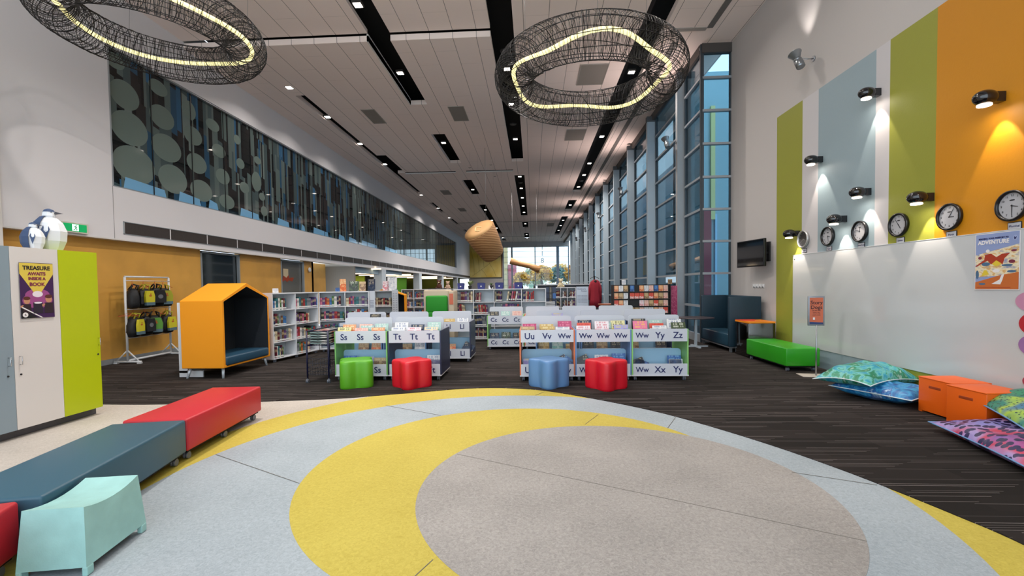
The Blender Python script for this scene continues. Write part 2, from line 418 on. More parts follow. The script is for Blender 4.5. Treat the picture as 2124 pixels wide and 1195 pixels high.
# curtain wall (windows on the right)
XG = 4.62
TRZ = [.19, .99, 1.873, 2.739, 3.598, 4.458, 5.342, 6.218, 7.083, 7.844]
def glazing(p0, p1, name, vert=()):
    p0 = Vector(p0); p1 = Vector(p1); d = (p1-p0); L = d.length; a = math.atan2(d.y, d.x)
    o = bpy.data.objects.new(name, None); C.objects.link(o); o['kind'] = 'structure'; o.location = (p0.x, p0.y, 0); o.rotation_euler = (0, 0, a)
    f = MB()
    for z in TRZ: f.box(0, -.05, z-.03, L, .06, z+.03)
    f.box(0, -.05, 0, L, .06, .16); f.build('transom', FRAME, o)
    f = MB()
    for x in (0, L)+tuple(vert): f.box(x-.03, -.04, 0, x+.03, .05, 7.96)
    f.build('mullion', mat('dark_mullion', '4B5359', .4, .4), o)
    MB().box(.03, .0, .16, L-.03, .008, 7.9).build('pane', GLASS, o)
    return o
glazing((4.58, 12.58), (XR, 12.58), 'window_1')
glazing((4.58, 12.58), (4.6, 13.9), 'window_2')
struct(MB().box(4.56, 12.5, 7.72, XR, 12.66, ZC), 'trim_4', mat('dark_bulkhead', '4A4542', .6))
struct(MB().box(4.52, 12.6, 7.72, 4.62, 66, ZC), 'trim_4', mat('dark_bulkhead'))
FY = [13.9+3.53*k for k in range(12)]
for i, y in enumerate(FY):
    m = BLADE if i else mat('grey_pier', '9DA0A2', .5, .2)
    struct(MB().box(4.34, y, 0, 4.74, y+.16, ZC-.12), 'trim_%d' % (5+i), m)
    struct(MB().box(4.33, y-.01, ZC-.3, 4.75, y+.17, ZC-.1), 'trim_%d' % (5+i), mat('dark_fin_cap', '4E5357', .5))
    glazing((4.68, y+.16), (4.68, y+3.53), 'window_%d' % (3+i))
# ---------------------------------------------------------------- end wall, window
YE = 66
struct(MB().box(-9.1, YE, 7.25, 5.3, YE+.3, 8.6), 'wall_end', WALLW)
struct(MB().box(-9.3, YE, 0, -4.25, YE+.3, 7.25), 'wall_end', WALLW)
f = bpy.data.objects.new('window_20', None); C.objects.link(f); f['kind'] = 'structure'; f.location = (0, YE, 0)
mb = MB()
for z in (0, 1.69, 2.53, 3.36, 4.2, 5, 5.8, 6.56, 7.2): mb.box(-4.25, -.03, z-.02, 5.3, .05, z+.02)
mb.build('transom', mat('end_transom', '8FA0A8', .4, .3), f)
mb = MB()
for x, wd in ((-4.2, .05), (-2.97, .12), (.378, .07), (3.641, .2), (5.2, .08)): mb.box(x-wd, -.1, 0, x+wd, .12, 7.25)
mb.build('mullion', mat('end_mullion', '7D8A97', .4, .3), f)
MB().box(-4.2, .0, 0, 5.2, .01, 7.2).build('pane', mk_glass('end_glass', 'E8F2F6', .05), f)
k = NT('yellow_banner'); tc = k.n('TexCoord'); n = k.n('TexNoise'); n.inputs['Scale'].default_value = .4; k.l(tc.outputs['Object'], n.inputs[0])
k.l(k.ramp(n.outputs[0], [(.35, 'DDB434'), (.65, 'F2DC8A')]), k.b.inputs['Base Color']); k.b.inputs['Roughness'].default_value = .6
t = thing('art_panel', 'large square yellow wall panel with fine dark leaf lines on the far wall', 'wall art', (-6.82, 65.85, 5.3))
MB().box(-2.3, -.1, -2.35, 2.3, .1, 2.4).build('panel', k.m, t)
mb = MB()
for a, b in (((-2, -2.2), (1.9, .6)), ((-1.6, -1.9), (-2, 1.5)), ((-.9, -1.4), (-1.3, 1.6)), ((-.2, -.9), (-.6, 2)), ((.6, -.3), (.4, 2.1)), ((1.2, .1), (1.1, 2.2)), ((1.9, .6), (2.1, 2.2)), ((-.6, -1.2), (.2, -2.3)), ((.6, -.35), (1.5, -2.2))):
    mb.tube([(a[0], -.105, a[1]), ((a[0]+b[0])/2+.1, -.105, (a[1]+b[1])/2), (b[0], -.105, b[1])], .012, 4)
mb.build('line_drawing', mat('brown_line', '7A5A18', .7), t)
MB().box(2.3, -.1, -2.35, 2.42, .12, 2.4).build('side_edge', mat('brown_edge', '7A4410', .6), t)
# ---------------------------------------------------------------- left wall
XL = -9.3; XF = -9.1
FAS = mat('fascia_paint', 'E6E3E5', .6)
struct(MB().box(XF-.25, 7.4, 2.74, XF, 66, 3.9), 'wall_left', FAS)
struct(MB().box(XF-.25, 7.4, 3.9, XF, 9.52, 8.6), 'wall_left', FAS)
struct(MB().box(XF-.25, 9.52, 6.95, XF, 66, 8.6), 'wall_left', FAS)
struct(MB().box(XF-.25, 54.4, 3.9, XF, 66, 6.95), 'wall_left', FAS)
struct(MB().box(XF-.25, -4, 0, XF+.02, 7.4, 8.6), 'wall_left', mat('near_wall_paint', 'E4DFDA', .7))
struct(MB().box(XF, 9.515, 2.76, XF+.003, 9.525, 3.9), 'trim_20', mat('seam_grey', '8C8988', .7))
# patterned upper glazing
def mk_film():
    k = NT('patterned_glass'); tc = k.n('TexCoord'); sp = k.n('SeparateXYZ'); k.l(tc.outputs['Object'], sp.inputs[0])
    y, z = sp.outputs[1], sp.outputs[2]
    # slanted-top vertical bars of varying width
    cy = k.math('FLOOR', k.math('MULTIPLY', y, 5.2))
    w1 = k.n('TexWhiteNoise', noise_dimensions='1D'); k.l(cy, w1.inputs['W'])
    zz = k.math('ADD', z, k.math('ADD', k.math('MULTIPLY', w1.outputs[0], 4.0), k.math('MULTIPLY', y, .22)))
    cz = k.math('FLOOR', k.math('MULTIPLY', zz, .85))
    cb = k.n('CombineXYZ'); k.l(cy, cb.inputs[0]); k.l(cz, cb.inputs[1])
    w2 = k.n('TexWhiteNoise', noise_dimensions='2D'); k.l(cb.outputs[0], w2.inputs[0])
    a = k.ramp(w2.outputs[0], [(0, '1E2224'), (.30, '2C2B2C'), (.42, '48585A'), (.62, '5C6C6A'), (.80, '2C506A'), (.88, '3A688C'), (.94, '74827F')], 'CONSTANT')
    cy2 = k.math('FLOOR', k.math('MULTIPLY', y, 13.0)); cb2 = k.n('CombineXYZ'); k.l(cy2, cb2.inputs[0]); k.l(k.math('FLOOR', k.math('MULTIPLY', k.math('ADD', z, k.math('MULTIPLY', y, .22)), .6)), cb2.inputs[1])
    w3 = k.n('TexWhiteNoise', noise_dimensions='2D'); k.l(cb2.outputs[0], w3.inputs[0])
    a2 = k.mix(k.math('GREATER_THAN', w3.outputs[0], .78), a, k.ramp(w3.outputs[0], [(.78, '5F6C6A'), (.88, '16161A'), (.95, '335F80')], 'CONSTANT'))
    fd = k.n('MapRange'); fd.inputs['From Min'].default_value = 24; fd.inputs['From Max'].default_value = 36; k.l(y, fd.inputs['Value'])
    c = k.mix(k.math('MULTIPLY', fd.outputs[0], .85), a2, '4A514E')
    k.l(c, k.b.inputs['Base Color']); k.b.inputs['Roughness'].default_value = .03; k.b.inputs['Specular IOR Level'].default_value = .4
    return k.m
FILM = mk_film(); SPOT = mat('frosted_film', '70807A', .1, spec=.4)
CIRC = [10.02,6.06,.4,.38, 10.12,5.34,.51,.45, 10.21,4.53,.59,.51, 11.06,5.94,.4,.34, 11.17,5.21,.49,.4, 11.34,4.47,.49,.43, 11.97,6.46,.26,.3, 12.09,5.82,.35,.29, 12.2,5.1,.39,.32, 12.34,4.38,.44,.35,
        12.88,6.38,.29,.2, 13.11,5.71,.3,.23, 13.24,4.99,.32,.27, 13.39,4.27,.36,.25, 13.96,6.31,.17,.17, 14.09,5.6,.21,.19, 14.26,4.88,.25,.21, 10.97,6.63,.3,.22, 14.91,5.22,.27,.39, 15.2,4.77,.18,.16, 9.8,6.72,.26,.2, 15.0,5.95,.2,.15, 15.3,4.3,.2,.2]
og = bpy.data.objects.new('window_21', None); C.objects.link(og); og['kind'] = 'structure'
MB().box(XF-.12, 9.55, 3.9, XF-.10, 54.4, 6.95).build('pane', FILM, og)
mb = MB()
for i in range(0, len(CIRC), 4):
    y, z, ry, rz = CIRC[i:i+4]; rz *= .84; ry *= .96
    pts = [(y+ry*math.cos(2*PI*k/36), z+rz*math.sin(2*PI*k/36)) for k in range(36)]
    pts = [(max(p[0], 9.56), min(max(p[1], 3.92), 6.94)) for p in pts]
    mb.prism(pts, XF-.1, XF-.097, 'x')
mb.build('frosted_dots', SPOT, og)
mb = MB(); y = 10.72
while y < 54: mb.box(XF-.1, y-.012, 3.9, XF-.085, y+.012, 6.95); y += 1.3
mb.build('mullion', mat('black_joint', '0E0F11', .4), og)
mb = MB(); mb.box(XF-.1, 9.55, 3.9, XF-.02, 54.4, 3.93); mb.box(XF-.1, 9.55, 6.92, XF-.02, 54.4, 6.95); mb.box(XF-.1, 9.52, 3.9, XF-.0, 9.56, 6.95); mb.box(XF-.1, 54.36, 3.9, XF-.0, 54.4, 6.95)
mb.build('frame', mat('silver_frame', 'A8AEB2', .4, .5), og)
mb = MB()  # pale blue strips painting the reflected windows and sky along the glass foot
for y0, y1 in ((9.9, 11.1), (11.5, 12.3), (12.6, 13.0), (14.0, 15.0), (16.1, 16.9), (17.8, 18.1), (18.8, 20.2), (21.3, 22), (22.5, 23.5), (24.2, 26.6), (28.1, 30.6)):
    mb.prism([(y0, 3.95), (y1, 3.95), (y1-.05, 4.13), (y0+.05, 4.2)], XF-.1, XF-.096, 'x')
mb.build('painted_reflection', mat('reflection_blue', '7EB6DE', .1), og)
# grille in the fascia
t = thing('air_grille', 'long dark brown air grille band set in the white fascia', 'vent', (XF, 9.76, 2.88))
mb = MB()
y = 0
while y < 56: mb.box(0, y+.02, .015, .004, min(y+1.28, 56)-.0, .27); y += 1.3
mb.build('louvre_panel', mat('brown_louvre', '3B3330', .6, var=.1, vscale=20), t)
mb = MB(); mb.box(0, -.02, 0, .012, 56, .015); mb.box(0, -.02, .27, .012, 56, .285); mb.box(0, -.02, 0, .012, 0, .285)
mb.build('frame', mat('silver_frame'), t)
# orange wall with two windows
def wall_piece(y0, y1, z0, z1, m=ORANGEWALL, x=XL): struct(MB().box(x-.15, y0, z0, x, y1, z1), 'wall_left', m)
wall_piece(7.4, 12.33, 0, 2.75); wall_piece(12.33, 14.03, 0, .5); wall_piece(14.03, 16.4, 0, 2.75); wall_piece(16.4, 18.1, 0, .5); wall_piece(18.1, 18.9, 0, 2.75)
wall_piece(18.9, 21.0, 0, 2.75, ORANGEWALL, -9.75); struct(MB().box(-9.75, 18.75, 0, -9.3, 18.9, 2.75), 'wall_left', ORANGEWALL)
struct(MB().box(-10.8, 21.0, 0, -10.65, 23.0, 2.75), 'wall_left', mat('taupe_paint', '8E857B', .7)); struct(MB().box(-10.7, 22.9, 0, -9.12, 23.05, 2.75), 'wall_left', mat('taupe_paint'))
struct(MB().box(XL-.001, 7.4, 0, XL+.012, 12.3, .12), 'baseboard_left', mat('baseboard_grey'))
struct(MB().box(XF-.25, 7.4, 2.735, XF+.005, 66, 2.765), 'trim_21', WHITE)
DKG = mat('dark_window_glass', '2C3133', .05, spec=.8)
for i, (y0, y1) in enumerate(((12.33, 14.03), (16.4, 18.1))):
    o = bpy.data.objects.new('window_%d' % (22+i), None); C.objects.link(o); o['kind'] = 'structure'
    MB().box(XL-.1, y0, .5, XL-.08, y1, 2.7).build('pane', DKG if i == 0 else mat('smoky_glass', '6C6A64', .08, spec=.6), o)
    mb = MB(); mb.box(XL-.06, y0, .5, XL+.02, y0+.05, 2.72); mb.box(XL-.06, y1-.05, .5, XL+.02, y1, 2.72); mb.box(XL-.06, y0, 2.66, XL+.02, y1, 2.72)
    mb.box(XL-.06, y0, .46, XL+.02, y1, .52)
    mb.build('frame', mat('silver_frame'), o)
t = thing('paper_bat', 'red paper bat shape stuck inside the second wall window', 'decoration', (XL-.078, 16.7, 2.0), PI/2)
MB().prism([(-.1, -.12), (.1, -.05), (.25, -.12), (.4, -.05), (.62, -.1), (.75, .05), (.55, .06), (.42, .02), (.36, .16), (.3, .1), (.2, .04), (0, .12)], -.006, -.002, 'y').build('paper_shape', mat('brick_red_paper', 'A8452A', .8), t)
MB().box(0, -.003, -.05, .35, -.001, .38).build('backing_sheet', mat('cream_paper', 'D9C8A4', .8), t)
# open area beyond the left wall
COLW = mat('column_paint', 'CCD5DD', .5)
for i, (y0, y1) in enumerate(((27.1, 27.9), (36.2, 37.0), (45.4, 46.2), (54.5, 55.3))):
    struct(MB().box(-9.6, y0, 0, -9.1, y1, 2.74), 'trim_%d' % (22+i), COLW)
struct(MB().box(-19, 21, 2.74, -9.35, 66, 2.82), 'ceiling', mat('side_ceiling', 'B8B0A4', .8))
struct(MB().box(-19.2, 21, 0, -19, 66, 2.8), 'wall_left', mat('olive_wall', '5E6B1E', .7))
struct(MB().box(-19.2, 58, 0, -9.36, 58.2, 2.8), 'wall_left', mat('olive_wall', '5E6B1E', .7))
struct(MB().box(-19, 23, -.02, -9.3, 66, 0), 'floor', mat('side_floor', '3A3532', .9))
struct(MB().box(-12.5, 23.05, 0, -12.3, 27.5, 2.74), 'wall_left', mat('lavender_paint', 'B9B3BC', .7))
struct(MB().box(-9.4, 23.05, 2.42, -9.3, 27.1, 2.74), 'wall_left', mat('blue_grey_header', '9DB4C4', .6))
struct(MB().box(-9.4, 27.9, 2.5, -9.3, 32, 2.74), 'wall_left', mat('blue_grey_header'))
WARM = mat('warm_tube', 'FFE2B8', .5, emit=3)
for i, (y, x) in enumerate(((26, -11), (31, -12), (34, -13), (38, -12.5), (42, -13), (47, -12), (51, -12), (57, -12))):
    t = tag(MB().box(-2.2, -.12, 0, 2.2, .12, .06).build('strip_light', WARM), 'warm suspended strip light over the side area, %s from the camera' % ORD[i], 'ceiling light', 'strip lights in the side area')
    t.location = (x, y, 2.679)
for i, y in enumerate((30, 40, 50)): area_light((-13, y, 2.5), 3, 60, (1, .88, .7), name='side_light')
for i, (x, y, wd, m) in enumerate(((-13, 32.5, 1.6, 'A3B422'), (-14, 36, 3, '2B2C26'), (-12.5, 42, 1.4, '4F8F24'), (-13, 47, 2, '5F6B1F'))):
    struct(MB().box(x-wd/2, y, 0, x+wd/2, y+.15, 2.5), 'wall_left', mat('side_panel_%d' % i, m, .7))
# exit sign
t = thing('exit_sign', 'green illuminated exit sign with white running figure', 'exit sign', (XF, 8.33, 2.79), PI/2)
MB().box(0, -.05, -.01, .56, 0, .19).build('case', mat('exit_case', 'D8D4C4', .5), t)
MB().box(.06, -.055, .015, .52, -.05, .165).build('panel', mat('exit_green', '0E9A55', .4, emit=.5), t)
MB().box(.225, -.0555, .025, .355, -.055, .155).build('white_square', mat('exit_pale', 'C8F0DA', .4, emit=1), t)
mb = MB(); disc(mb, .30, .132, .011, .010, -.058); mb.prism([(.272, .118), (.285, .122), (.308, .112), (.325, .09), (.318, .085), (.303, .10), (.302, .082), (.325, .06), (.318, .035), (.308, .037), (.312, .057), (.29, .07), (.275, .045), (.248, .045), (.248, .054), (.27, .056), (.288, .085), (.285, .108), (.268, .10), (.262, .085), (.254, .09)], -.0575, -.056, 'y')
mb.build('running_figure', mat('exit_dark_green', '0A6A3A', .5), t)
for nm_, lab, y, z, m in (('thermostat', 'small white control box on the orange wall beside the pack rack', 8.98, 1.42, 'ECE9E2'), ('switch_plate', 'small black switch plate low on the orange wall beside the lime cabinet', 8.55, 1.0, '1B1B1D')):
    t = tag(MB().rbox(-.06, -.035, -.06, .06, 0, .06, .01).build(nm_, mat(nm_, m, .4)), lab, 'switch'); t.location = (XL, y, z); t.rotation_euler = (0, 0, PI/2)
t = tag(MB().lathe([(.1, 0), (.1, .03), (.07, .045)], 20).build('smoke_sensor', mat('white_plastic', 'ECECEC', .4)), 'small round white sensor high on the orange wall by the second window', 'sensor'); t.location = (XL+.03, 18.5, 2.4); t.rotation_euler = (0, PI/2, 0)
# ---------------------------------------------------------------- outside
struct(MB().box(-60, 66.5, -.3, 80, 200, -.1), 'floor', mat('outside_ground', '6B6F5E', .9))
struct(MB().box(5.7, 12.8, -.3, 30, 66.5, -.1), 'floor', mat('outside_paving', '7E8288', .9))
ot = thing('facade', 'neighbouring building clad in blue, yellow and maroon vertical panels outside the right windows', 'building', (10.5, 12.8, 0))
rnd = random.Random(3)
cols = ['7FA4BE', '8FB4CA', '8AAFC4', 'B4C4CC', '74A6C8', 'A0BECE', 'A8C2CE', '6C90A8']
y = 0; hm = {}
while y < 56:
    wd = rnd.choice((.6, .9, 1.2, 1.5)); cc = rnd.choice(cols)
    hm.setdefault(cc, MB()).box(0, y, 0, .2, y+wd, 10.5); y += wd
for y0, y1, z0, z1, cc in ((19.9, 20.6, 0, 11, 'D8CC4E'), (19.0, 19.8, 2.6, 6.6, '7A2438'), (26.2, 27.4, 0, 11, 'D2C44E'), (17.4, 18.9, .8, 3.2, 'DCD8DC'), (3.2, 3.5, 0, 9, 'B9B24A'), (5.6, 6.0, 0, 9, 'C2B64E'), (8.4, 9.0, 0, 4.2, '6E2032'), (1.2, 2.2, 0, 4.4, '7E2236'), (11, 11.4, 0, 8, 'C2A93A'), (14, 15.2, 0, 3.5, '6E2032'), (20, 20.4, 0, 8, 'C2A93A'), (17, 18.2, 2, 6, 'C9C9C4'), (7, 8, .8, 3.2, 'D0CFD0')):
    hm.setdefault(cc, MB()).box(-.06, y0, z0, 0, y1, z1)
for cc, mb in hm.items(): mb.build('cladding_panel', mat('cladding_'+cc, cc, .5), ot)
# return block outside the first bay
ob = thing('facade', 'grey building face with a yellow and maroon strip seen through the corner window', 'building', (4.9, 17.6, 0))
MB().box(.5, 0, 0, 4, .2, 9.5).build('wall', mat('facade_teal', '8FB2BC', .5), ob)
MB().box(1.5, -.1, 0, 1.82, 0, 4.4).build('cladding_panel', mat('cladding_7E2236', '7E2236', .5), ob)
MB().box(1.95, -.12, 0, 2.02, 0, 4.2).build('pale_post', mat('cladding_sky', '9AC8E8', .5), ob)
MB().box(1.80, -.12, 4.0, 1.95, 0, 8.2).build('cladding_panel', mat('cladding_pale', 'C8C98A', .5), ob)
def tree(x, y, h, r, col, lab, seed):
    rn = random.Random(seed); t = thing('tree', lab, 'tree', (x, y, -.1), 0, 'trees beyond the end window')
    MB().tube([(0, 0, 0), (.1, .05, h*.3), (0, 0, h*.6)], [.25, .2, .12], 8).build('trunk', mat('bark', '4A3A2C', .9), t)
    lf = MB()
    for k in range(900):
        a = rn.uniform(0, 2*PI); e = rn.uniform(-.7, 1.3); rr = r*(.55+.45*rn.random())
        c = Vector((rr*math.cos(a)*math.cos(e), rr*math.sin(a)*math.cos(e), h*.62+rr*.85*math.sin(e)))
        s = rn.uniform(.16, .34); q = Matrix.Rotation(rn.uniform(0, 6), 4, (rn.random()-.5, rn.random()-.5, rn.random()-.5+.01))
        M = TR(*c) @ q
        lf.add([(-s, 0, 0), (0, -s*.6, .02), (s, 0, 0), (0, s*.6, -.02)], [(0, 1, 2, 3)], False, M)
    lf.build('foliage', mat('leaves_'+col, col, .8, var=.35, vscale=.8), t)
for i, a in enumerate(((-1.9, 78, 4.6, 1.5, 'E0B050', 'small golden autumn tree, leftmost beyond the end window'), (1.4, 74, 5.6, 1.9, 'F0C060', 'tall golden autumn tree in the middle of the end window'),
                       (4.3, 79, 5.4, 1.9, '7E9A98', 'bluish green tree right of the middle beyond the end window'), (6.6, 72, 5.6, 1.7, 'E8B45A', 'golden autumn tree, rightmost beyond the end window'),
                       (.2, 86, 4.8, 2.6, '9BA87A', 'olive green tree behind the golden ones'), (5.6, 92, 5.8, 3.0, 'E5C077', 'pale yellow tree behind the bluish one'))):
    tree(*a[:5], a[5], 11+i)
t = thing('brick_building', 'tan apartment block standing beyond the left of the end window', 'building', (-7.2, 82, 0))
MB().box(-1, 0, 0, 2.6, 4, 9).build('wall', mat('tan_brick', 'C4AE84', .8), t)
MB().box(2.7, 2, 0, 4.2, 4, 5.6).build('sign_wall', mat('pink_sign', 'C4607A', .6), t)
# ================================================================ ring lamps
def ring_lamp(loc, rot, label, seed):
    rn = random.Random(seed); Rr, r = 1.307, .328
    t = thing('ring_pendant_lamp', label, 'pendant lamp', loc, 0, 'wire ring lamps', rot)
    WIRE = mat('black_wire', '141214', .45, .3)
    mb = MB()
    for k in range(300):                                            # loops round the tube
        a = 2*PI*k/300+rn.uniform(-.012, .012); tl = rn.uniform(-.035, .035) if k % 9 else rn.uniform(-.25, .25)
        rr = r*rn.uniform(.985, 1.01); pts = []
        for j in range(20):
            b = 2*PI*j/20; aa = a+tl*math.sin(b)
            q = Rr+rr*math.cos(b); pts.append((q*math.cos(aa), q*math.sin(aa), rr*math.sin(b)))
        mb.tube(pts, .0034 if k % 12 else .0065, 3, True)
    mb.build('wire_loops', WIRE, t)
    mb = MB()
    for k in range(12):                                             # long hoops
        b = 2*PI*k/12+.2; pts = []
        for j in range(72):
            a = 2*PI*j/72; bb = b+.10*math.sin(3*a+k)
            q = Rr+r*math.cos(bb); pts.append((q*math.cos(a), q*math.sin(a), r*math.sin(bb)))
        mb.tube(pts, .0062, 4, True)
    mb.build('long_hoops', WIRE, t)
    mb = MB(); pts = []
    for j in range(60):
        a = 2*PI*j/60; q = Rr+.05*math.sin(5*a+seed)+.04*math.sin(3*a); pts.append((q*math.cos(a), q*math.sin(a), .04*math.sin(4*a+1)))
    mb.tube(pts, .034, 8, True)
    mb.build('light_tube', mat('led_tube', 'EFE4A2', .5, emit=1.25), t)
    mb = MB()
    for k in range(3):
        a = 2*PI*k/3+.5; mb.tube([((Rr)*math.cos(a), Rr*math.sin(a), r), (Rr*math.cos(a), Rr*math.sin(a), 7.96-loc[2])], .003, 4)
    mb.build('suspension_cable', mat('cable', '6B6B6D', .5), t)
    return t
ring_lamp((1.017, 8.092, 5.2), (-.0236, .009, 0), 'black wire ring lamp with glowing yellow tube, the whole one right of middle', 3)
ring_lamp((-6.245, 7.464, 6.0), (0, .058, 0), 'black wire ring lamp with glowing tube, cut by the top left edge', 5)

# ================================================================ wall lamps on the striped wall
def wall_lamp(y, z, where, power=30, proto=[None]):
    lab = 'glossy black egg shaped wall lamp '+where
    if proto[0] is None:
        t = thing('wall_lamp', lab, 'wall lamp', (XR-.012, y, z), -PI/2, 'black egg wall lamps')
        GB = mat('gloss_black', '0B0B10', .12, coat=.5)
        MB().box(-.045, -.11, -.055, .045, 0, .055).build('mount', GB, t)
        M = TR(-.03, -.19, 0) @ Matrix.Rotation(R_(20), 4, 'X')
        MB().ball((0, 0, 0), (.095, .125, .088), 24, 16, M=TR(0, -.18, 0)).build('shade', GB, t)
        MB().lathe([(.06, -.094), (.066, -.09), (.066, -.075), (.05, -.07)], 20, TR(0, -.19, 0)).build('lens', mat('lens_glow', 'FFE9D0', .5, emit=5), t)
        proto[0] = t
    else: dup(proto[0], (XR-.012, y, z), None, lab)
    spot_light((XR-.012-.15, y-.02, z-.11), (XR-.02, y-.03, z-.75), power, 58, .25, (1, .86, .72), .02)
    area_light((XR-.012-.19, y, z-.12), .05, 1.0, (1, .9, .8), shape='DISK')
for a in ((9.40, 2.571, 'low on the first olive stripe, nearest the corner'), (8.045, 2.661, 'on the pale blue stripe, above the second clock'), (7.50, 3.006, 'on the pale blue stripe, above the third clock'),
          (6.376, 2.706, 'on the second olive stripe, above the fourth clock'), (8.70, 3.839, 'on the narrow white stripe'), (7.32, 4.475, 'high on the pale blue stripe, topmost of all'), (5.482, 3.655, 'on the orange stripe')): wall_lamp(*a)
def flood(loc, rz, lab, up=True, proto=[None]):
    if proto[0] is None:
        t = thing('spotlight', lab, 'spotlight', loc, rz, 'grey uplight spotlights')
        MB().lathe([(.05, -.0), (.05, .02)], 16, Matrix.Rotation(PI/2, 4, 'X')).build('wall_plate', STEEL, t)
        MB().tube([(-.015, -.01, 0), (-.02, -.2, .03)], .006, 6).tube([(.015, -.01, 0), (.02, -.2, -.03)], .006, 6).build('arm', STEEL, t)
        M = TR(-.0, -.30, 0) @ Matrix.Rotation(R_(-22), 4, 'Y') @ Matrix.Rotation(R_(8), 4, 'X')
        MB().lathe([(.062, -.2), (.075, -.19), (.075, -.05), (.06, -.04)], 24, M).build('body', mat('silver_body', '8D9296', .3, .8), t)
        MB().lathe([(.055, -.045), (.07, -.03), (.07, -.01), (.05, 0)], 24, M).build('collar', mat('silver_body'), t)
        MB().lathe([(.05, 0), (.115, .14), (.118, .14), (.11, .135), (.045, .01)], 24, M).build('reflector', STEEL, t)
        MB().lathe([(.04, .012), (.04, .03)], 12, M).build('bulb', mat('lens_glow'), t)
        proto[0] = t
    else: dup(proto[0], loc, rz, lab)
flood((XR, 8.977, 5.80), -PI/2, 'grey conical uplight spotlight high on the white right wall')
spot_light((XR-.27, 9.12, 6.0), (XR-.05, 9.1, 7.6), 45, 62, .9, (1, .92, .88), .04)
for i, y in enumerate((13.9, 20.9, 27.98, 35.0, 42.0)):
    flood((4.34, y+.08, 5.85), -PI/2, 'grey conical uplight on the window fins, %s from the camera' % ORD[i])
    spot_light((4.0, y+.08, 6.1), (3.2, y, 8.0), 110, 120, .8, (1, .80, .74), .05)

# ================================================================ clocks
def clock(i, y, z, hr, mn, city, dark=False):
    lab = ('dark faced round clock with silver rim, leftmost of the wall clocks' if dark else 'white clock, black rim, %s from left %s' % (ORD[i], ('on the pale blue stripe by its left edge', 'on the pale blue stripe under a bright beam', 'on the second olive stripe', 'on the orange stripe', 'cut by the right edge of the photo')[i-1]))
    t = thing('wall_clock', lab, 'clock', (XR-.012, y, z), -PI/2, 'world clocks')
    q = Matrix.Rotation(PI/2, 4, 'X')
    RIM = mat('silver_rim', 'B5B5B5', .3, .6) if dark else mat('black_rim', '100F12', .3)
    MB().lathe([(.165, 0), (.172, .03), (.168, .05), (.148, .05), (.143, .03), (.143, .02)], 48, q).build('rim', RIM, t)
    FC = mat('dark_clock_face', '1A1A1E', .6) if dark else mat('clock_face', 'B9B9BE', .4)
    MB().lathe([(.143, .0), (.143, .022)], 48, q).build('face', FC, t)
    IN = mat('pale_ink', '77777A', .5) if dark else mat('clock_ink', '2A2A30', .5)
    for h in range(1, 13):
        a = PI/2-2*PI*h/12; text(str(h), .034, IN, t, (.115*math.cos(a), -.023, .115*math.sin(a)), name='numeral')
    if not dark:
        mb = MB(); disc(mb, 0, .062, .03, .008, -.0235); mb.build('emblem', IN, t)
    def hand(a, L, w, nm):
        M = Matrix.Rotation(-a, 4, 'Y')
        MB().prism([(-w, -.012), (w, -.012), (w*.5, L), (-w*.5, L)], -.027, -.024, 'y', M).build(nm, IN, t)
    hand(2*PI*mn/60, .105, .004, 'minute_hand'); hand(2*PI*(hr+mn/60)/12, .065, .006, 'hour_hand')
    # name plate
    p = tag(MB().rbox(-.075, -.008, -.042, .075, 0, .042, .0039).build('clock_name_plate', mat('plate_rim', '14141A', .5)), 'small black edged plate reading %s under the clock%s' % (city, ''), 'name plate', 'clock name plates')
    p.location = (XR-.012, y-.015, z-.222); p.rotation_euler = (0, 0, -PI/2)
    MB().rbox(-.066, -.0095, -.034, .066, -.008, .034, .0007).build('plate_face', mat('plate_white', 'C6C6CC', .5), p)
    text(city, .036, NAVY, p, (0, -.0105, -.004))
for i, a in enumerate(((9.21, 2.44, 8, 20, 'Kabul', True), (8.471, 2.418, 8, 32, 'Taipei'), (7.669, 2.41, 12, 12, 'New York'), (6.888, 2.41, 7, 6, 'Samoa'), (6.084, 2.403, 8, 55, 'Perth'), (5.327, 2.412, 8, 30, 'Mumbai'))):
    clock(i, *a)
# ================================================================ television
t = thing('television', 'black flat television on a bracket on the right wall', 'television', (5.07, 10.86, 2.28), math.atan2(-.9, .14))
MB().rbox(-.5, -.03, -.31, .5, .03, .31, .01).build('casing', mat('tv_casing', '17181A', .35), t)
MB().box(-.47, -.032, -.28, .47, -.0305, .29).build('screen', mat('tv_screen', '05060A', .08, coat=.5), t)
MB().box(-.05, .03, -.12, .05, .07, .12).build('mount_plate', BLACK, t)
mb = MB(); mb.box(.3, .07, -.16, .36, .13, .2); mb.box(.0, .05, -.03, .33, .09, .03); mb.box(.32, .1, -.02, .36, .2, .02); mb.box(.3, .16, -.2, .4, .2, .24)
mb.build('bracket', mat('bracket_black', '1A1A1C', .5), t)
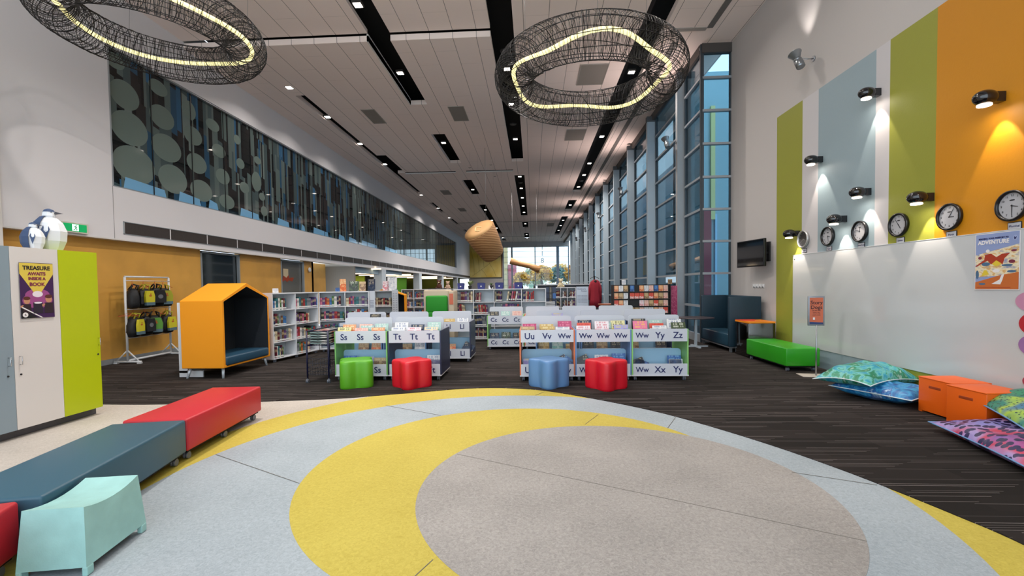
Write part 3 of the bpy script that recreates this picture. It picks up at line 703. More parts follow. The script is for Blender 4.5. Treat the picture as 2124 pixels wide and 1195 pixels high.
# ================================================================ posters
def figure(mb_b, mb_s, mb_h, x, z, s, y):
    mb_b.prism([(x-.05*s, z-.12*s), (x+.05*s, z-.12*s), (x+.045*s, z), (x-.045*s, z)], y, y+.0005, 'y')
    disc(mb_s, x, z+.04*s, .036*s, .04*s, y-.0005); disc(mb_h, x, z+.072*s, .04*s, .022*s, y-.001)
    mb_s.prism([(x-.075*s, z-.02*s), (x-.04*s, z-.01*s), (x-.045*s, z-.03*s), (x-.07*s, z-.045*s)], y-.001, y, 'y')
t = thing('poster', 'purple and yellow poster reading Treasure awaits inside a book, on the white cabinet', 'poster', (-5.662, 4.925, 1.315), PI/2)
W_, H_ = .352, .625
MB().box(-W_/2, -.003, 0, W_/2, 0, H_).build('sheet', mat('poster_purple', '3C1B4E', .5), t)
mb = MB(); mb.prism([(-.176, .63-.01), (.176, .62), (.176, .50), (.03, .275), (-.03, .275), (-.176, .50)], -.0036, -.003, 'y'); mb.build('yellow_beam', mat('poster_yellow', 'D9C24E', .5), t)
mb = MB(); disc(mb, 0, .26, .13, .07, -.0034, t=.0003); disc(mb, 0, .20, .16, .09, -.0032, t=.0002); mb.build('magenta_glow', mat('poster_magenta', '9A4A86', .5), t)
mb = MB(); disc(mb, 0, .27, .055, .035, -.0042); mb.build('pale_book_pages', mat('poster_pale', 'E6DDE6', .5), t)
mb = MB(); mb.box(-.05, -.0046, .05, .05, -.004, .17); disc(mb, 0, .17, .05, .016, -.0048); mb.build('barrel', mat('poster_dark', '2A2030', .5), t)
mb = MB(); disc(mb, 0, .172, .042, .011, -.0054); mb.build('barrel_top', mat('poster_pale'), t)
for fx, fz, fs in ((-.115, .16, .9), (.115, .17, 1.0)):
    b1, b2, b3 = MB(), MB(), MB(); figure(b1, b2, b3, fx, fz, fs, -.0044)
    b1.build('dark_clothes', mat('poster_clothes', '2E1E26', .5), t); b2.build('cartoon_skin', mat('poster_skin', 'C08A6A', .5), t); b3.build('cartoon_hair', mat('poster_hair', '5A2E22', .5), t)
mb = MB(); mb.prism([(-.176, 0), (.0, 0), (-.176, .13)], -.0042, -.003, 'y'); mb.build('black_corner', mat('poster_black', '121014', .5), t)
mb = MB(); disc(mb, -.135, .04, .028, .028, -.0048); mb.prism([(-.176, .14), (-.176, .125), (.03, 0), (.05, 0)], -.0046, -.0038, 'y'); mb.build('white_emblem', mat('poster_white', 'E8E4E4', .5), t)
TK = mat('poster_ink', '1A1220', .5); TP = mat('poster_plum_ink', '7A2148', .5)
for s, z, sz, m in (('TREASURE', .565, .062, TK), ('AWAITS', .50, .05, TP), ('INSIDE A', .445, .046, TP), ('BOOK', .38, .056, TP)): text(s, sz, m, t, (0, -.0045, z), bold=.002)
text('6', .035, TK, t, (-.135, -.0056, .04))
t = thing('poster', 'colourful Adventure poster with a red winged beast, right end of the writing wall', 'poster', (XR-.03, 5.485, 1.49), -PI/2)
W_, H_ = .487, .64
MB().box(-W_/2-.008, -.003, -.01, W_/2+.008, 0, H_+.006).build('border', mat('poster_white'), t)
MB().box(-W_/2, -.004, 0, W_/2, -.003, H_).build('sky_field', mat('poster_sky', '8C9CC8', .5), t)
k = NT('poster_clouds'); tc = k.n('TexCoord'); mp = k.n('Mapping'); mp.inputs['Scale'].default_value = (6, 1, 14); mp.inputs['Rotation'].default_value = (0, .4, 0)
n = k.n('TexNoise'); n.inputs['Scale'].default_value = 1.6; n.inputs['Detail'].default_value = 3; k.l(tc.outputs['Object'], mp.inputs[0]); k.l(mp.outputs[0], n.inputs[0])
k.l(k.ramp(n.outputs[0], [(.3, '7F88B8'), (.42, 'D9CDB0'), (.5, 'EADFC2'), (.58, 'D8A85A'), (.7, 'A9B0B8')]), k.b.inputs['Base Color']); k.b.inputs['Roughness'].default_value = .5
MB().prism([(-W_/2, .14), (W_/2, .16), (W_/2, .5), (.1, .47), (-W_/2, .40)], -.0046, -.004, 'y').build('cloud_field', k.m, t)
MB().prism([(-W_/2, 0), (W_/2, 0), (W_/2, .19), (.05, .16), (-W_/2, .08)], -.0052, -.0046, 'y').build('orange_ground', mat('poster_orange', 'C4692E', .5), t)
mb = MB(); mb.prism([(-.13, .40), (-.06, .41), (.0, .365), (.06, .40), (.15, .405), (.09, .35), (.07, .28), (.0, .32), (-.06, .285), (-.1, .33), (-.24, .26), (-.245, .27), (-.14, .34)], -.0056, -.005, 'y'); mb.build('red_winged_beast', mat('poster_red', 'A8381F', .5), t)
mb = MB(); mb.prism([(-.05, .29), (.0, .33), (.06, .29), (.03, .27), (-.01, .26)], -.006, -.0055, 'y'); mb.prism([(-.17, .15), (-.08, .17), (-.11, .22), (-.14, .22)], -.006, -.0052, 'y'); mb.build('yellow_flame', mat('poster_flame', 'DDC23A', .5), t)
mb = MB(); mb.prism([(-.05, .06), (.05, .055), (.07, .1), (.09, .17), (.06, .16), (.04, .11)], -.006, -.0052, 'y'); mb.build('white_bird', mat('poster_white'), t)
mb = MB(); disc(mb, -.1, .44, .022, .02, -.0056); mb.build('pale_moon', mat('poster_white'), t)
mb = MB(); disc(mb, -.0, .21, .04, .02, -.0056); mb.build('white_cloud', mat('poster_white'), t)
mb = MB(); disc(mb, -.12, .29, .05, .022, -.0056); disc(mb, -.16, .06, .04, .012, -.0058); disc(mb, .17, .20, .05, .014, -.0056); disc(mb, -.22, .17, .02, .05, -.0056); disc(mb, .12, .27, .06, .014, -.0056); mb.build('blue_creatures', mat('poster_blue', '4A6A8A', .5), t)
mb = MB(); disc(mb, -.19, .365, .022, .018, -.0056); disc(mb, .17, .31, .035, .02, -.0056); disc(mb, .19, .43, .03, .012, -.0056); mb.build('maroon_figures', mat('poster_maroon', '7A2A3E', .5), t)
text('READING: YOUR PASSPORT TO', .024, NAVY, t, (-.04, -.0056, .585), bold=.0008)
text('ADVENTURE', .062, mat('poster_white'), t, (-.04, -.0056, .54), bold=.002)
mb = MB(); disc(mb, .2, .57, .026, .028, -.0052); mb.build('emblem_disc', mat('poster_sky2', '9FADD4', .5), t)
mb = MB(); mb.prism([(.19, .588), (.198, .57), (.215, .585), (.21, .56), (.195, .548), (.187, .565)], -.006, -.0053, 'y'); mb.build('emblem', NAVY, t)
mb = MB(); mb.box(-.225, -.006, .017, .16, -.0053, .023); mb.build('footer_line', mat('poster_red'), t)
# coloured round cut-outs at the right end
for lab, y, z, ry, rz, m, sub in (('large pink round cut-out, topmost at the right edge', 5.10, 1.36, .17, .11, 'C48AA8', None),
                             ('red and yellow oval cut-out with writing, under the pink one', 5.02, 1.12, .21, .14, 'B5222E', 'E0B84A'),
                             ('blue round cut-out with purple lower rim, below the red oval', 5.06, .89, .17, .12, '9A6FA6', '5F92C4'),
                             ('dark red small round cut-out, lowest at the right edge', 5.06, .50, .12, .075, 'A83A4E', '2A1A22')):
    t = thing('wall_decal', lab, 'wall decoration', (XR-.03, y, z), -PI/2, 'round wall cut-outs')
    mb = MB(); disc(mb, 0, 0, ry, rz, -.006, 32, .006); mb.build('disc', mat('decal_'+m, m, .5), t)
    if sub:
        mb = MB(); disc(mb, .03, .02, ry*.8, rz*.75, -.008, 32, .002); mb.build('inner_disc', mat('decal_'+sub, sub, .5), t)
    if 'writing' in lab: text('Story', .07, mat('poster_ink'), t, (-.03, -.009, 0))
# story sign
t = thing('sign_stand', 'floor sign on a pole with orange Story Dogs sheet in silver frame', 'sign stand', (4.80, 7.955, 0), R_(-8))
MB().rbox(-.25, -.14, 0, .17, .16, .012, .005).build('base_plate', mat('pale_plate', 'B9AFA6', .5), t)
MB().tube([(0, 0, .01), (0, 0, .9)], .012, 10).build('pole', STEEL, t)
MB().rbox(-.135, -.012, .86, .12, .012, 1.365, .006).build('frame', mat('grey_frame', '8B9096', .35, .5), t)
MB().box(-.11, -.014, .89, .095, -.012, 1.335).build('sheet', mat('sign_orange', 'C9694A', .5), t)
MB().prism([(-.11, .885), (.095, .885), (.095, .915), (-.11, .925)], -.016, -.014, 'y').build('blue_band', mat('sign_blue', '2A3E6E', .5), t)
for s, z, sz in (('Story', 1.25, .085), ('Dogs', 1.17, .085), ('Sit and read', .026+1.09, .026), ('with a dog', 1.08, .026), ('every week', 1.045, .026)): text(s, sz, mat('sign_ink', '2E1A1E', .5), t, (-.007, -.0155, z), bold=.001 if sz > .05 else 0)
MB().box(-.06, -.0155, .96, -.03, -.0145, 1.0).build('white_mark', mat('poster_white'), t)

# ================================================================ casters
def caster(mb, x, y, r=.03, h=.09):
    mb.lathe([(r, -.009), (r*1.02, 0), (r, .009)], 16, TR(x-.012, y, r) @ Matrix.Rotation(PI/2, 4, 'Y'))
    mb.lathe([(r, -.009), (r*1.02, 0), (r, .009)], 16, TR(x+.012, y, r) @ Matrix.Rotation(PI/2, 4, 'Y'))
    mb.box(x-.008, y-.012, r*.8, x+.008, y+.012, h)
CASTM = mat('caster_grey', '6E737E', .4, .3)
def casters(t, pts, h=.09, r=.032):
    for (x, y) in pts:
        mb = MB(); caster(mb, x, y, r, h); mb.build('caster', CASTM, t)
def bench(loc, ang, L, W, m, lab, z0=.095, z1=.40, name='bench', stitch=None):
    t = thing(name, lab, 'bench', loc, ang)
    MB().rbox(-W, 0, z0, 0, L, z1, .02).build('upholstery', m, t)
    MB().box(-W+.03, .03, z0-.02, -.03, L-.03, z0+.02).build('base_board', BLACK, t)
    casters(t, [(-.07, .09), (-.07, L/2), (-.07, L-.08), (-W+.07, .09), (-W+.07, L-.08)], z0-.01)
    return t
REDV = mat('red_vinyl', 'C0232F', .42, bump=.03, bscale=200); TEALV = mat('dark_teal_vinyl', '2F5769', .42, bump=.03, bscale=200)
a1 = math.atan2(.153, 1.39)
bench((-3.242, 4.055, 0), a1, 1.42, .585, REDV, 'long red vinyl bench on casters, farthest of the bench row')
a2 = math.atan2(.333, 1.525)
bench((-2.906, 2.502, 0), a2, 1.575, .61, TEALV, 'long dark teal vinyl bench on casters between the two red benches')
a3 = R_(20)
bench((-2.50, 1.115, 0), a3, 1.42, .60, REDV, 'red vinyl bench cut by the bottom left corner')
bench((5.10, 8.335, 0), R_(0), 1.52, .59, mat('green_vinyl', '2E9A1E', .3, bump=.02, bscale=200), 'low green vinyl bench on casters along the right wall', z1=.42)
# aqua stool
t = thing('stool', 'pale aqua moulded stool with dished top beside the dark teal bench', 'stool', (-2.745, 2.60, 0), math.atan2(.055, .315))
def flare():
    tw, tl, bw, bl, zt = .157, .222, .182, .25, .385
    mb = MB(); n = 8; g = []
    for i in range(n+1):
        u = -1+2*i/n; g.append((u, -.035*(1-u*u)))
    top = []; 
    vs = []; fs = []
    for j in range(3):
        x = (-tw, 0, tw)[j]
        for (u, dz) in g: vs.append((x, u*tl, zt+dz))
    for j in range(2):
        for i in range(n): a = j*(n+1)+i; fs.append((a, a+n+1, a+n+2, a+1))
    mb.add(vs, fs, False)
    for sx in (-1, 1):
        # long side with leg cut-out
        vs = []; 
        for i, (u, dz) in enumerate(g):
            vs += [(sx*tw, u*tl, zt+dz), (sx*(bw-.004), u*(bl-.0), .05)]
        fs = [((2*i, 2*i+1, 2*i+3, 2*i+2) if sx < 0 else (2*i, 2*i+2, 2*i+3, 2*i+1)) for i in range(n)]
        mb.add(vs, fs, False)
        for sy in (-1, 1):
            y0, y1 = sorted((sy*bl, sy*(bl-.05)))
            mb.prism([(sx*bw, y0), (sx*(bw-.03), y0), (sx*(bw-.03), y1), (sx*bw, y1)] if sx < 0 else [(sx*(bw-.03), y0), (sx*bw, y0), (sx*bw, y1), (sx*(bw-.03), y1)], 0, .052)
    for sy in (-1, 1):
        vs = [(-tw, sy*tl, zt), (tw, sy*tl, zt), (bw-.004, sy*(bl-.003), .05), (-bw+.004, sy*(bl-.003), .05)]
        mb.add(vs, [(0, 3, 2, 1) if sy < 0 else (0, 1, 2, 3)], False)
    return mb
AQ = mat('aqua_plastic', '9CCBC6', .55, var=.08, vscale=8, bump=.05, bscale=120)
o = flare().build('shell', AQ, t)
bv = o.modifiers.new('bevel', 'BEVEL'); bv.width = .006; bv.segments = 2

# ================================================================ cabinets
for i, (y0, y1, col, lab, sd) in enumerate(((4.15, 4.667, '8798A2', 'tall blue-grey storage cabinet, leftmost, cut by the photo edge', 1), (4.667, 5.174, 'D6D2CE', 'tall white storage cabinet with a purple poster', -1), (5.174, 5.663, 'B2C00C', 'tall lime green storage cabinet nearest the orange wall', 1))):
    t = thing('storage_cabinet', lab, 'cabinet', (-5.67, y0, 0), PI/2, 'tall storage cabinets')
    W_ = y1-y0; m = mat('cab_'+col, col, .35)
    MB().box(0.002, .02, .1, W_-.002, .46, 2.11).build('carcass', m, t)
    MB().box(.0, .10, 0, W_, .44, .1).build('plinth', mat('dark_plinth', '56565A', .6), t)
    d = MB().box(.002, 0, .095, W_-.002, .019, 2.11).build('door', m, t)
    hx = .055 if sd < 0 else W_-.055
    if i == 2: hx = W_-.03
    mb = MB(); mb.tube([(hx, 0, .90+.1*(i == 2)), (hx, -.03, .90+.1*(i == 2)), (hx, -.03, .81+.1*(i == 2)), (hx, 0, .81+.1*(i == 2))], .004, 6); mb.build('handle', CHROME, d)
    mb = MB(); mb.lathe([(.01, 0), (.01, .006)], 12, TR(hx+(.005 if sd < 0 else -.01), 0, .70+.09*(i == 2)) @ Matrix.Rotation(PI/2, 4, 'X')); mb.build('lock', mat('dark_lock', '3A3A3C', .4, .5), d)
# paper penguins
def penguin(loc, s, rz, lab):
    t = thing('paper_penguin', lab, 'penguin figure', loc, rz, 'folded paper penguins')
    WHT = mat('white_card', 'DCE0E4', .7); NV = mat('navy_card', '34486A', .7)
    def ringp(n=8): return [2*PI*k/n for k in range(n)]
    prof = [(.03, 0), (.11, .0), (.155, .12), (.165, .24), (.13, .34), (.075, .405), (.05, .41)]
    mb = MB(); mb.lathe([(r*s, z*s) for r, z in prof], 9, smooth=False); mb.build('body', WHT, t)
    mb = MB()   # dark back shell
    vs = []; fs = []; A = [R_(a) for a in (150, 190, 230, 270, 310, 345)]
    for (r, z) in [(.115, .0), (.163, .12), (.173, .24), (.138, .34), (.083, .41), (.06, .42)]:
        for a in A: vs.append((r*s*math.sin(a)*1.03, -r*s*math.cos(a)*1.03, z*s))
    n = len(A)
    for i in range(5):
        for k in range(n-1): fs.append((i*n+k+1, i*n+k, (i+1)*n+k, (i+1)*n+k+1))
    mb.add(vs, fs, False)
    o = mb.build('back', NV, t); sm_ = o.modifiers.new('thick', 'SOLIDIFY'); sm_.thickness = .006
    mb = MB(); mb.lathe([(.045*s, .39*s), (.065*s, .43*s), (.058*s, .48*s), (.03*s, .505*s)], 8, TR(0, 0, 0), smooth=False); mb.build('head', WHT, t)
    mb = MB(); mb.lathe([(.06*s, .475*s), (.045*s, .505*s), (.012*s, .52*s)], 8, smooth=False); mb.build('cap', NV, t)
    mb = MB(); mb.add([(.045*s, -.025*s, .455*s), (.045*s, .025*s, .455*s), (.05*s, 0, .49*s), (.135*s, 0, .465*s)], [(0, 1, 3), (1, 2, 3), (2, 0, 3), (0, 2, 1)]); mb.build('beak', mat('black_card', '1C2230', .6), t)
    for sy in (-1, 1):
        mb = MB(); mb.add([(0, sy*.10*s, .37*s), (-.03*s, sy*.16*s, .25*s), (.05*s, sy*.165*s, .25*s), (.01*s, sy*.20*s, .09*s), (.01*s, sy*.13*s, .3*s)], [(0, 1, 3, 2), (0, 2, 4), (0, 4, 1), (1, 4, 3), (4, 2, 3)]); mb.build('wing', NV if sy < 0 else mat('black_card'), t)
        mb = MB(); disc(mb, 0, 0, .008*s, .006*s, 0, 8, .004); mb.build('eye', mat('black_card'), t, (.035*s, sy*.049*s, .475*s))
penguin((-5.93, 5.33, 2.11), 1.0, R_(32), 'large folded paper penguin on top of the cabinets')
penguin((-5.88, 5.10, 2.11), .62, R_(42), 'small folded paper penguin chick on top of the cabinets')

# ================================================================ reading pods
def pod(loc, rz, lab, sc_=1, proto=[None]):
    if proto[0] is not None:
        return dup(proto[0], loc, rz, lab, scale=(sc_, sc_, sc_))
    # local: opening faces -y, width x 0..W, depth y 0..D
    t = thing('reading_pod', lab, 'reading pod', loc, rz, 'house shaped reading pods')
    W_, D, z0, ze, za = 1.455, .785, .19, 1.415, 1.735; th = .055
    OR = mat('orange_felt', 'F09808', .8, bump=.08, bscale=150)
    DK = mat('dark_felt', '1B2229', .9, bump=.1, bscale=60)
    out = [(0, z0), (W_, z0), (W_, ze+.03), (W_/2, za), (0, ze)]
    inn = [(th, z0+th), (W_-th, z0+th), (W_-th, ze+.01), (W_/2, za-.07), (th, ze-.02)]
    mb = MB(); n = 5
    vs = [(p[0], 0, p[1]) for p in out]+[(p[0], 0, p[1]) for p in inn]+[(p[0], D, p[1]) for p in out]
    fs = [(i, (i+1) % n, n+(i+1) % n, n+i) for i in range(n)]+[((i+1) % n, i, 2*n+i, 2*n+(i+1) % n) for i in range(n)]+[(14, 13, 12, 11, 10)]
    mb.add(vs, fs); o = mb.build('shell', OR, t); b = o.modifiers.new('bevel', 'BEVEL'); b.width = .012; b.segments = 3
    mb = MB(); vs = [(p[0], 0.002, p[1]) for p in inn]+[(p[0], D-.06, p[1]) for p in inn]
    mb.add(vs, [(i, (i+1) % n, n+(i+1) % n, n+i) for i in range(n)]+[(9, 8, 7, 6, 5)]); mb.build('lining', DK, t)
    SEAT = mat('pod_seat_teal', '24465C', .4)
    MB().rbox(th+.01, -.02, z0+.03, W_-th-.01, D-.1, z0+.20, .035).build('seat_cushion', SEAT, t)
    MB().rbox(th+.03, D-.24, z0+.19, W_*.55, D-.08, z0+.50, .05).build('back_cushion', SEAT, t)
    mb = MB(); mb.lathe([(.05, 0), (.05, .015), (.03, .03)], 14, TR(W_/2, D*.5, za-.15)); mb.build('lamp', mat('warm_small', 'C98A3A', .5, emit=.4), t)
    for (x, y, dx, dy) in ((.1, .08, -.05, -.03), (W_-.1, .08, .05, -.03), (.1, D-.1, -.05, .04), (W_-.1, D-.1, .05, .04)):
        MB().tube([(x, y, z0+.01), (x+dx, y+dy, 0)], [.026, .02], 12).build('leg', mat('white_metal', 'C9D3DC', .3, .3), t)
    MB().lathe([(.004, -.01), (.004, .01)], 6, TR(W_/2, .02, za-.03)).build('stud', CHROME, t)
    proto[0] = t; return t
pod((-5.57, 7.868, 0), PI/2, 'orange house shaped reading pod with dark lining and teal seat, the large near one')
pod((-5.82, 15.6, 0), R_(12), 'distant orange house shaped pod behind the bookcases', .93)
t = thing('low_cabinet', 'plain white panel sided low cabinet standing behind the orange pod', 'cabinet', (-6.52, 8.05, 0))
MB().box(-.03, 0, .08, .13, 1.5, 1.38).build('body', PANW, t); MB().box(-.03, .0, 0, .42, .03, .12).build('foot', PANW, t)

# ================================================================ pack rack
t = thing('garment_rack', 'white tubular frame rack by the orange wall holding backpacks', 'rack', (-8.97, 9.58, 0), math.atan2(1.26, -.06))
L_ = 1.28; WM = mat('white_tube', 'D8DADC', .35)
for nm_, pts in (('upright', [(0, 0, .06), (0, 0, 1.92)]), ('upright', [(L_, 0, .06), (L_, 0, 1.92)]), ('top_rail', [(0, 0, 1.93), (L_, 0, 1.93)]), ('hanging_rail', [(0, -.03, 1.84), (L_, -.03, 1.84)]),
                 ('middle_rail', [(0, -.03, 1.20), (L_, -.03, 1.20)]), ('lower_rail', [(0, 0, .62), (L_, 0, .62)]), ('lower_rail', [(0, 0, .56), (L_, 0, .56)]), ('base_rail', [(0, 0, .07), (L_, 0, .07)])):
    MB().tube(pts, .024 if nm_ in ('upright', 'base_rail') else (.02 if nm_ == 'top_rail' else .008), 10).build(nm_, WM, t)
for x in (0, L_):
    mb = MB(); mb.tube([(x, -.3, .045), (x, .3, .045)], .022, 8); mb.tube([(x, -.24, .06), (x, 0, .3)], .016, 8); mb.tube([(x, .24, .06), (x, 0, .3)], .016, 8); mb.box(x-.03, -.3, 0, x+.03, -.22, .03); mb.box(x-.03, .22, 0, x+.03, .3, .03)
    mb.build('foot', WM, t)
def backpack(u, z, rz, kind, lab, rail=0):
    ang = math.atan2(1.26, -.06); dx, dy = math.cos(ang), math.sin(ang)
    t = thing('backpack', lab, 'backpack', (-8.97+dx*u+.03, 9.58+dy*u, z), ang+rz, 'reading backpacks')
    BK = mat('black_nylon', '121316', .6, bump=.2, bscale=30)
    pk = {'y': 'D8CC28', 'g': '5E9A3A', 'k': '17181B', 'o': 'A9A62A'}[kind]
    sc2 = .9+.2*((u*7.3) % 1)
    s = MB(); s.lathe([(.08, -.52), (.17, -.50), (.2, -.40), (.195, -.24), (.15, -.12), (.09, -.07), (.03, -.06)], 20, Matrix.Scale(.62, 4, (0, 1, 0)), rf=lambda a: 1+.07*math.cos(4*a+PI)); s.build('body', BK, t)
    t.scale = (sc2, 1, .96+.06*((u*3.1) % 1))
    P = mat('pocket_'+pk, pk, .6)
    MB().prism([(-.13, -.42), (.13, -.42), (.14, -.25), (.10, -.12), (-.10, -.12), (-.14, -.25)], -.165, -.12, 'y').build('front_pocket', P, t)
    if kind != 'k':
        MB().prism([(-.13, -.46), (.13, -.46), (.132, -.39), (-.132, -.39)], -.17, -.12, 'y').build('lower_panel', mat('slate_panel', '5A7480', .6), t)
        mb = MB(); disc(mb, 0, -.24, .045, .02, -.1665, 16); disc(mb, .01, -.2, .02, .02, -.167, 12); mb.build('printed_mark', mat('orange_print', 'C06A28', .6), t)
    else:
        mb = MB(); disc(mb, 0, -.27, .06, .05, -.1665, 16); mb.build('printed_mark', mat('grey_print', '6E7276', .6), t)
    for sx in (-.09, .09):
        MB().tube([(sx, -.06, -.1), (sx*.9, -.1, 0), (sx*.4, -.02, .03), (sx, .06, -.09)], .016, 6).build('strap', mat('strap_yellow', 'B8B02C', .6) if kind in 'yo' else BK, t)
    hb = MB(); hb.tube([(-.2, 0, -.05), (0, 0, .045), (.2, 0, -.05)], .006, 6); hb.tube([(0, 0, .045), (0, 0, .075), (.02, 0, .1), (.0, 0, .112), (-.02, 0, .10)], .004, 6)
    hb.build('hanger', mat('orange_hanger', 'C8552A', .4), t)
for a in ((.16, 1.73, .9, 'k', 'black backpack with silver piping, leftmost in the top row'), (.46, 1.73, .0, 'y', 'backpack with bright yellow pocket, second in the top row'), (.80, 1.74, -.2, 'k', 'black backpack with white label, third in the top row'),
          (1.05, 1.73, -.5, 'o', 'olive yellow pocket backpack, rightmost in the top row'), (.15, 1.09, .2, 'y', 'yellow pocket backpack, leftmost in the bottom row'), (.46, 1.09, .0, 'k', 'plain black backpack with printed badge in the bottom row'),
          (.74, 1.09, -.7, 'g', 'green pocket backpack in the middle of the bottom row'), (1.12, 1.09, 0, 'y', 'yellow pocket backpack, rightmost in the bottom row')): backpack(*a)
mb = MB(); mb.tube([(-.2, 0, 0), (0, 0, .05), (.2, 0, 0)], .006, 6, True); t = tag(mb.build('coat_hanger', mat('orange_hanger')), 'empty orange coat hanger poking out left of the rack', 'coat hanger'); t.location = (-8.86, 9.52, 1.07); t.rotation_euler = (0, 0, 1.3)
# ================================================================ books
BOOKC = [('red', '9E2B2E'), ('navy', '1F2A4E'), ('blue', '3B6FA6'), ('black', '18181C'), ('white', 'D8D6D2'), ('maroon', '5A1F2C'), ('cream', 'CDBE9C'), ('brown', '5E4030'),
         ('teal', '2E6A72'), ('purple', '55356E'), ('grey', '7D8288'), ('orange', 'C0662A'), ('green', '3E6B3C'), ('pink', 'B8647E')]
def book_mat(nm, c):
    k = NT('book_'+nm); tc = k.n('TexCoord'); sp = k.n('SeparateXYZ'); k.l(tc.outputs['Object'], sp.inputs[0])
    z = sp.outputs[2]
    a = k.math('MULTIPLY', k.math('GREATER_THAN', z, .06), k.math('LESS_THAN', z, .2))
    b = k.math('MULTIPLY', k.math('GREATER_THAN', z, .55), k.math('LESS_THAN', z, .8))
    n = k.n('TexNoise'); n.inputs['Scale'].default_value = 18; k.l(tc.outputs['Object'], n.inputs[0])
    b = k.math('MULTIPLY', b, k.math('GREATER_THAN', n.outputs[0], .52))
    c1 = k.mix(a, c, 'DADAD6'); c2 = k.mix(b, c1, 'C9B98A' if nm in ('navy', 'black', 'maroon', 'brown', 'purple', 'green') else '2A2730')
    k.l(c2, k.b.inputs['Base Color']); k.b.inputs['Roughness'].default_value = .4
    return k.m
BOOKM = {}
for nm_, c in BOOKC:
    me = bpy.data.meshes.new('book')
    v = [(0,0,0),(1,0,0),(1,1,0),(0,1,0),(0,0,1),(1,0,1),(1,1,1),(0,1,1), (.5,-.04,0),(.5,-.04,1), (.12,.02,1.0),(.88,.02,1.0),(.88,.97,1.0),(.12,.97,1.0),(.12,.02,.97),(.88,.02,.97),(.88,.97,.97),(.12,.97,.97)]
    fcs = [(0,3,2,1,8),(0,8,9,4),(8,1,5,9),(1,2,6,5),(2,3,7,6),(3,0,4,7),(4,9,10),(9,5,11,10),(5,6,12,11),(6,7,13,12),(7,4,10,13),(10,11,15,14),(11,12,16,15),(12,13,17,16),(13,10,14,17),(14,15,16,17)]
    me.from_pydata(v, [], fcs); me.materials.append(book_mat(nm_, c)); me.materials.append(mat('page_block', 'E4DCC8', .9)); me.polygons[15].material_index = 1
    BOOKM[nm_] = me
def book(ci, t_, d_, h_, M, lab, group):
    nm_ = BOOKC[ci][0]; o = bpy.data.objects.new('book', BOOKM[nm_]); C.objects.link(o)
    o.matrix_world = M; o.scale = (t_, d_, h_); o['label'] = lab; o['category'] = 'book'; o['group'] = group
    return o
WORDN = ['first', 'second', 'third', 'fourth', 'fifth', 'sixth', 'seventh', 'eighth', 'ninth', 'tenth', 'eleventh', 'twelfth']
ROWN = ['top', 'second', 'third', 'bottom']
def bookcase(lab, short, p0, p1, bays, rows, zt, depth, fills, skip_base=False, seed=1, cmat=PANW, back=True, cast=True, pal=None, nmax=10, hs=(.19, .27)):
    """bays: fractions 0..1; fills: dict (row,bay)->(start fraction, end fraction, lean)"""
    rn = random.Random(seed); d = Vector((p1[0]-p0[0], p1[1]-p0[1])); L = d.length; a = math.atan2(d.y, d.x)
    t = thing('bookcase', lab, 'bookcase', (p0[0], p0[1], 0), a, 'white bookcases')
    zb = .09; ph = (zt-zb-.02)/rows; th = .02
    MB().box(0, 0, zb-.02, L, depth, zb+.0).build('base', cmat, t)
    MB().box(0, -.005, zt-.025, L, depth, zt).build('top_panel', cmat, t)
    if back: MB().box(0, depth-.012, zb, L, depth, zt-.02).build('back_panel', mat('pale_back', 'BFC9CF', .5), t)
    for i, f in enumerate(bays):
        x = f*L; x0 = min(max(x-th/2, 0), L-th)
        MB().box(x0, .0, zb, x0+th, depth-.012, zt-.02).build('side_panel' if i in (0, len(bays)-1) else 'divider', cmat, t)
    for b in range(len(bays)-1):
        for r in range(1, rows):
            MB().box(bays[b]*L+.01, .005, zb+ph*r-.02, bays[b+1]*L-.01, depth-.012, zb+ph*r).build('shelf', cmat, t)
    if cast: casters(t, [(.08, .05), (L-.08, .05), (L/2, .05), (.08, depth-.05), (L-.08, depth-.05)], zb-.02, .03)
    W0 = t.matrix_basis if False else (TR(p0[0], p0[1], 0) @ RZ(a))
    for (r, b), (f0, f1, lean) in fills.items():
        x0 = bays[b]*L+.014; x1 = bays[b+1]*L-.014; w = x1-x0; x = x0+f0*w; xe = x0+f1*w; z = zb+ph*(rows-1-r)+.001; n = 0
        bw = (xe-x)/nmax
        while x < xe-.01 and n < 12:
            th_ = min(max(bw*rn.uniform(.6, 1.5), .018), .07)
            if x+th_ > xe: th_ = xe-x
            h = min(rn.uniform(*hs), ph-.05); dd = rn.uniform(.14, .17)
            ci = rn.choice(pal) if pal else rn.randrange(len(BOOKC))
            ln = lean if n > 0 else 0
            M = W0 @ TR(x, .02, z)
            if lean: M = W0 @ TR(x, .02, z+(abs(math.sin(lean))*th_ if lean > 0 else 0)) @ Matrix.Rotation(lean, 4, 'Y')
            row = ROWN[r] if rows <= 4 else ROWN[r]
            bn = {1: '', 2: ['left bay, ', 'right bay, '][min(b, 1)]}.get(len(bays)-1, WORDN[b]+' bay, ')
            book(ci, th_*.94, dd, h*(.97 if lean else 1), M, '%s book, %s from left on %s shelf, %s%s' % (BOOKC[ci][0], WORDN[min(n, 11)], row, bn, short), 'books in the '+short)
            x += th_*(1.0 if not lean else 1.06); n += 1
    return t
bookcase('white bookcase on casters between the near orange pod and the next bookcase', 'bookcase beside near pod', (-5.645, 9.58), (-5.37, 11.13), (0, .47, 1), 4, 1.525, .3,
         {(0, 0): (.05, .62, 0), (0, 1): (.0, 1, 0), (1, 0): (.05, .62, 0), (1, 1): (.0, .6, 0), (2, 0): (.0, .85, 0), (2, 1): (.0, .9, 0), (3, 0): (.1, .45, 0), (3, 1): (.05, .6, 0)}, seed=4, nmax=7)
